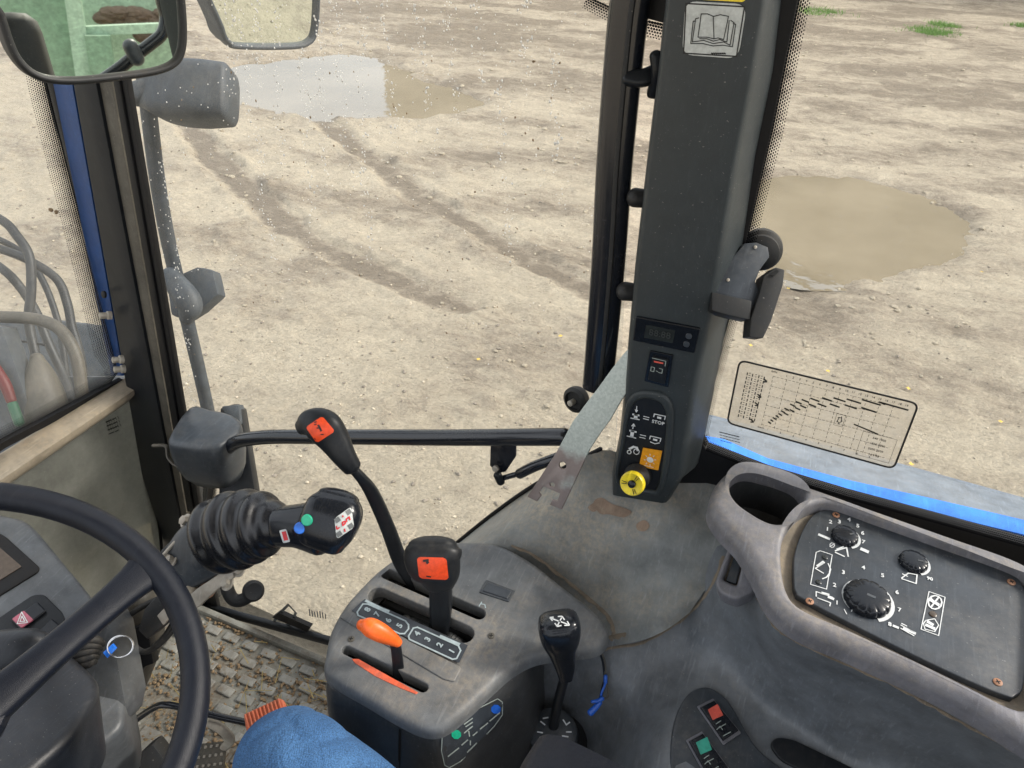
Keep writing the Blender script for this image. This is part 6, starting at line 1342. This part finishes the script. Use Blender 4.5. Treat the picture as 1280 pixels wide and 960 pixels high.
cl = [(-.95, .74), (-.8, .70), (-.72, .62), (-.9, .55), (-.7, .72), (-.62, .66), (-.78, .50), (-.95, .45), (-.68, .56), (-1.0, .60)]
for _ in range(2600):
    if random.random() < .75: c = random.choice(cl); x, y = random.gauss(c[0], .05), random.gauss(c[1], .035)
    else: x, y = random.uniform(-1.15, -.45), random.uniform(.2, .77)
    if y > .775: y = .775
    P.append((x, y, ZF+.003)); S.append(random.choice((.001, .0015, .002, .003, .0045)))
o = scatter('mud_crumbs', P, S, 'crumb', '', '', .7); tag(o, 'crumbled dry mud scattered over the floor mat', 'mud', kind='stuff')
V, Fc = [], []
for _ in range(90):
    c = random.choice(cl); x, y = random.gauss(c[0], .06), random.gauss(c[1], .05); y = min(y, .77); a2 = random.uniform(0, 3.1); l = random.uniform(.008, .032); w2 = .0013; k = len(V)
    dx, dy = math.cos(a2)*l, math.sin(a2)*l; V += [(x-dx-dy*0, y-dy, ZF+.0085), (x-dx+w2, y-dy+w2, ZF+.0095), (x+dx+w2, y+dy+w2, ZF+.011), (x+dx, y+dy, ZF+.0095)]; Fc.append([k, k+1, k+2, k+3])
me = bpy.data.meshes.new('straw'); me.from_pydata(V, [], Fc); me.materials.append(MT['straw']); o = bpy.data.objects.new('straw', me); COL.objects.link(o); tag(o, 'scattered bits of straw on the floor mat', 'straw', kind='stuff')
# accelerator pedal
dP = depth(zp(330, 900, 1.10))
pe = thing('accelerator_pedal', 'worn orange ribbed accelerator pedal on a black rod beside the knee', 'pedal', dp(330, 900, dP))
pq = [(304, 893), (350, 872), (355, 881), (354, 896), (326, 924), (318, 926), (309, 920)]
p0, p1, p2 = dp(304, 893, dP), dp(352, 874, dP+.0), dp(318, 926, dP-.03)
nP = (p1-p0).cross(p2-p0).normalized(); nP = -nP if nP.dot(FW) > 0 else nP; PE = frame(p0, nP, RT)
emit('pad', plate(PE, roundpoly(locs(PE, pq), .006), t=.012, bevel=.002), 'pedal', pe)
for k in range(10):
    t = .04+k*.102; a_, b_ = lerp2((305, 894), (350, 873), t), lerp2((313, 922), (356, 893), t)
    emit('rib', sweep([PE @ Vector((*loc(PE, *lerp2(a_, b_, s)), .0016)) for s in (.03, .35, .65, .97)], .0019, seg=8, n=2), 'pedal', pe)
emit('rod', tube([dp(132, 925, dP+.06), dp(165, 903, dP+.04), dp(190, 886, dP+.02), dp(206, 881, dP+.01), dp(235, 886, dP+.01), dp(275, 896, dP+.01), dp(308, 903, dP+.012)], .0062), 'blackpaint', pe)
emit('rod_bracket', prism([dp(*p, dP+.05) for p in ((120, 926), (134, 918), (160, 948), (190, 975), (170, 990), (135, 955))], FW*.02, bevel=.003), 'blackpaint', pe)
bp_ = thing('brake_pedal', 'small gridded steel pedal on the floor near the accelerator', 'pedal', zp(265, 940, 1.0))
dB = depth(zp(265, 935, 1.02))
emit('arm', pxsweep([(262, 904, dB-.02), (275, 910, dB-.02), (288, 924, dB-.01), (280, 935, dB)], [(5, 4), (6, 4), (6, 4), (5, 4)], e=3), 'steel', bp_)
q0, q1, q2 = dp(248, 935, dB), dp(280, 930, dB), dp(255, 975, dB-.03); nB = (q1-q0).cross(q2-q0).normalized(); nB = -nB if nB.dot(FW) > 0 else nB; BP = frame(q0, nB, RT)
emit('plate', plate(BP, locs(BP, [(246, 930), (283, 926), (276, 985), (240, 990)]), t=.006, bevel=.001), 'greybrown', bp_)
for i in range(5):
    for j in range(5):
        x, y = lerp2(lerp2((250, 935), (279, 931), i/4), lerp2((244, 982), (273, 978), i/4), j/4)
        emit('tread_stud', box(BP @ Matrix.Translation((*loc(BP, x, y), .001)), .005, .005, .003, .0008, 1), 'steel', bp_)
# black frame parts under the column
uc = thing('column_stand', 'dark steering column stand and mounts below the dashboard', 'column stand', dp(170, 820, 1.25))
emit('stand', pxsweep([(165, 745, 1.2), (168, 790, 1.22), (160, 840, 1.25), (150, 880, 1.3)], [(30, 24), (34, 26), (26, 24), (18, 18)], seg=20, e=3), 'greybrown', uc)
emit('stand_plate', prism([dp(*p, 1.15) for p in ((150, 790), (184, 780), (192, 830), (180, 834), (160, 860), (150, 840))], FW*.02, bevel=.003), 'seal', uc)
emit('stand_block', prism([dp(*p, 1.0) for p in ((176, 940), (190, 930), (206, 950), (200, 990), (170, 990))], FW*.03, bevel=.004), 'rubber', uc)

# ================================================================== DRIVER'S LEG
ps = thing('person', 'seated driver of whom only one knee in blue jeans shows', 'person', (0, .25, 1.45))
kz = 1.585
kn_ = zp(384, 967, kz)
hip = Vector((.06, .20, 1.42))
dirk = (kn_-hip).normalized()
path = [hip-dirk*.05, hip, hip.lerp(kn_, .35)+Vector((0, 0, .02)), hip.lerp(kn_, .7)+Vector((0, 0, .015)), hip.lerp(kn_, .93)]
away = (kn_-CAM).normalized()
path += [kn_+dirk*.035+Vector((0, 0, -.03)), kn_+dirk*.055+Vector((0, 0, -.10)), kn_+dirk*.05+Vector((0, .0, -.22)), kn_+dirk*.04+Vector((0, 0, -.38)), kn_+dirk*.04+Vector((0, 0, -.54))]
from mathutils import noise as mn_
lb_ = sweep(path, [.10, .102, .092, .078, .066, .058, .056, .056, .052, .050], seg=96, n=22, ref=(0, .3, 1), caps=(True, True), capk=.6)
bmesh.ops.recalc_face_normals(lb_, faces=lb_.faces); lb_.normal_update()
for v in lb_.verts:
    q = v.co; along = (q-hip).dot(dirk); fold = abs(mn_.noise(Vector((along*9+mn_.noise(q*11)*1.3, q.z*5, q.y*2.5))))
    v.co += v.normal*(-.004*(1-min(1, fold*3.2))**2 + .0015*mn_.noise(q*24))
emit('leg', lb_, 'denim', ps)
sm_ = [Vector(p)+Vector((0, .0, 0)) for p in path[1:7]]; sd_ = Vector((-dirk.y, dirk.x, .9)).normalized()
seam = [p_+sd_*r_ for p_, r_ in zip(sm_, (.100, .090, .0765, .0655, .0585, .0575))]
emit('seam', tube(seam, .0016, seg=8), 'denim', ps)
print('knee px check', kn_)
emit('shoe', sweep([kn_+dirk*.0+Vector((0, 0, -.585)), kn_+dirk*.10+Vector((0, 0, -.59)), kn_+dirk*.18+Vector((0, 0, -.605))], [(.04, .04), (.045, .035), (.035, .022)], seg=24, e=2.6), 'black', ps)
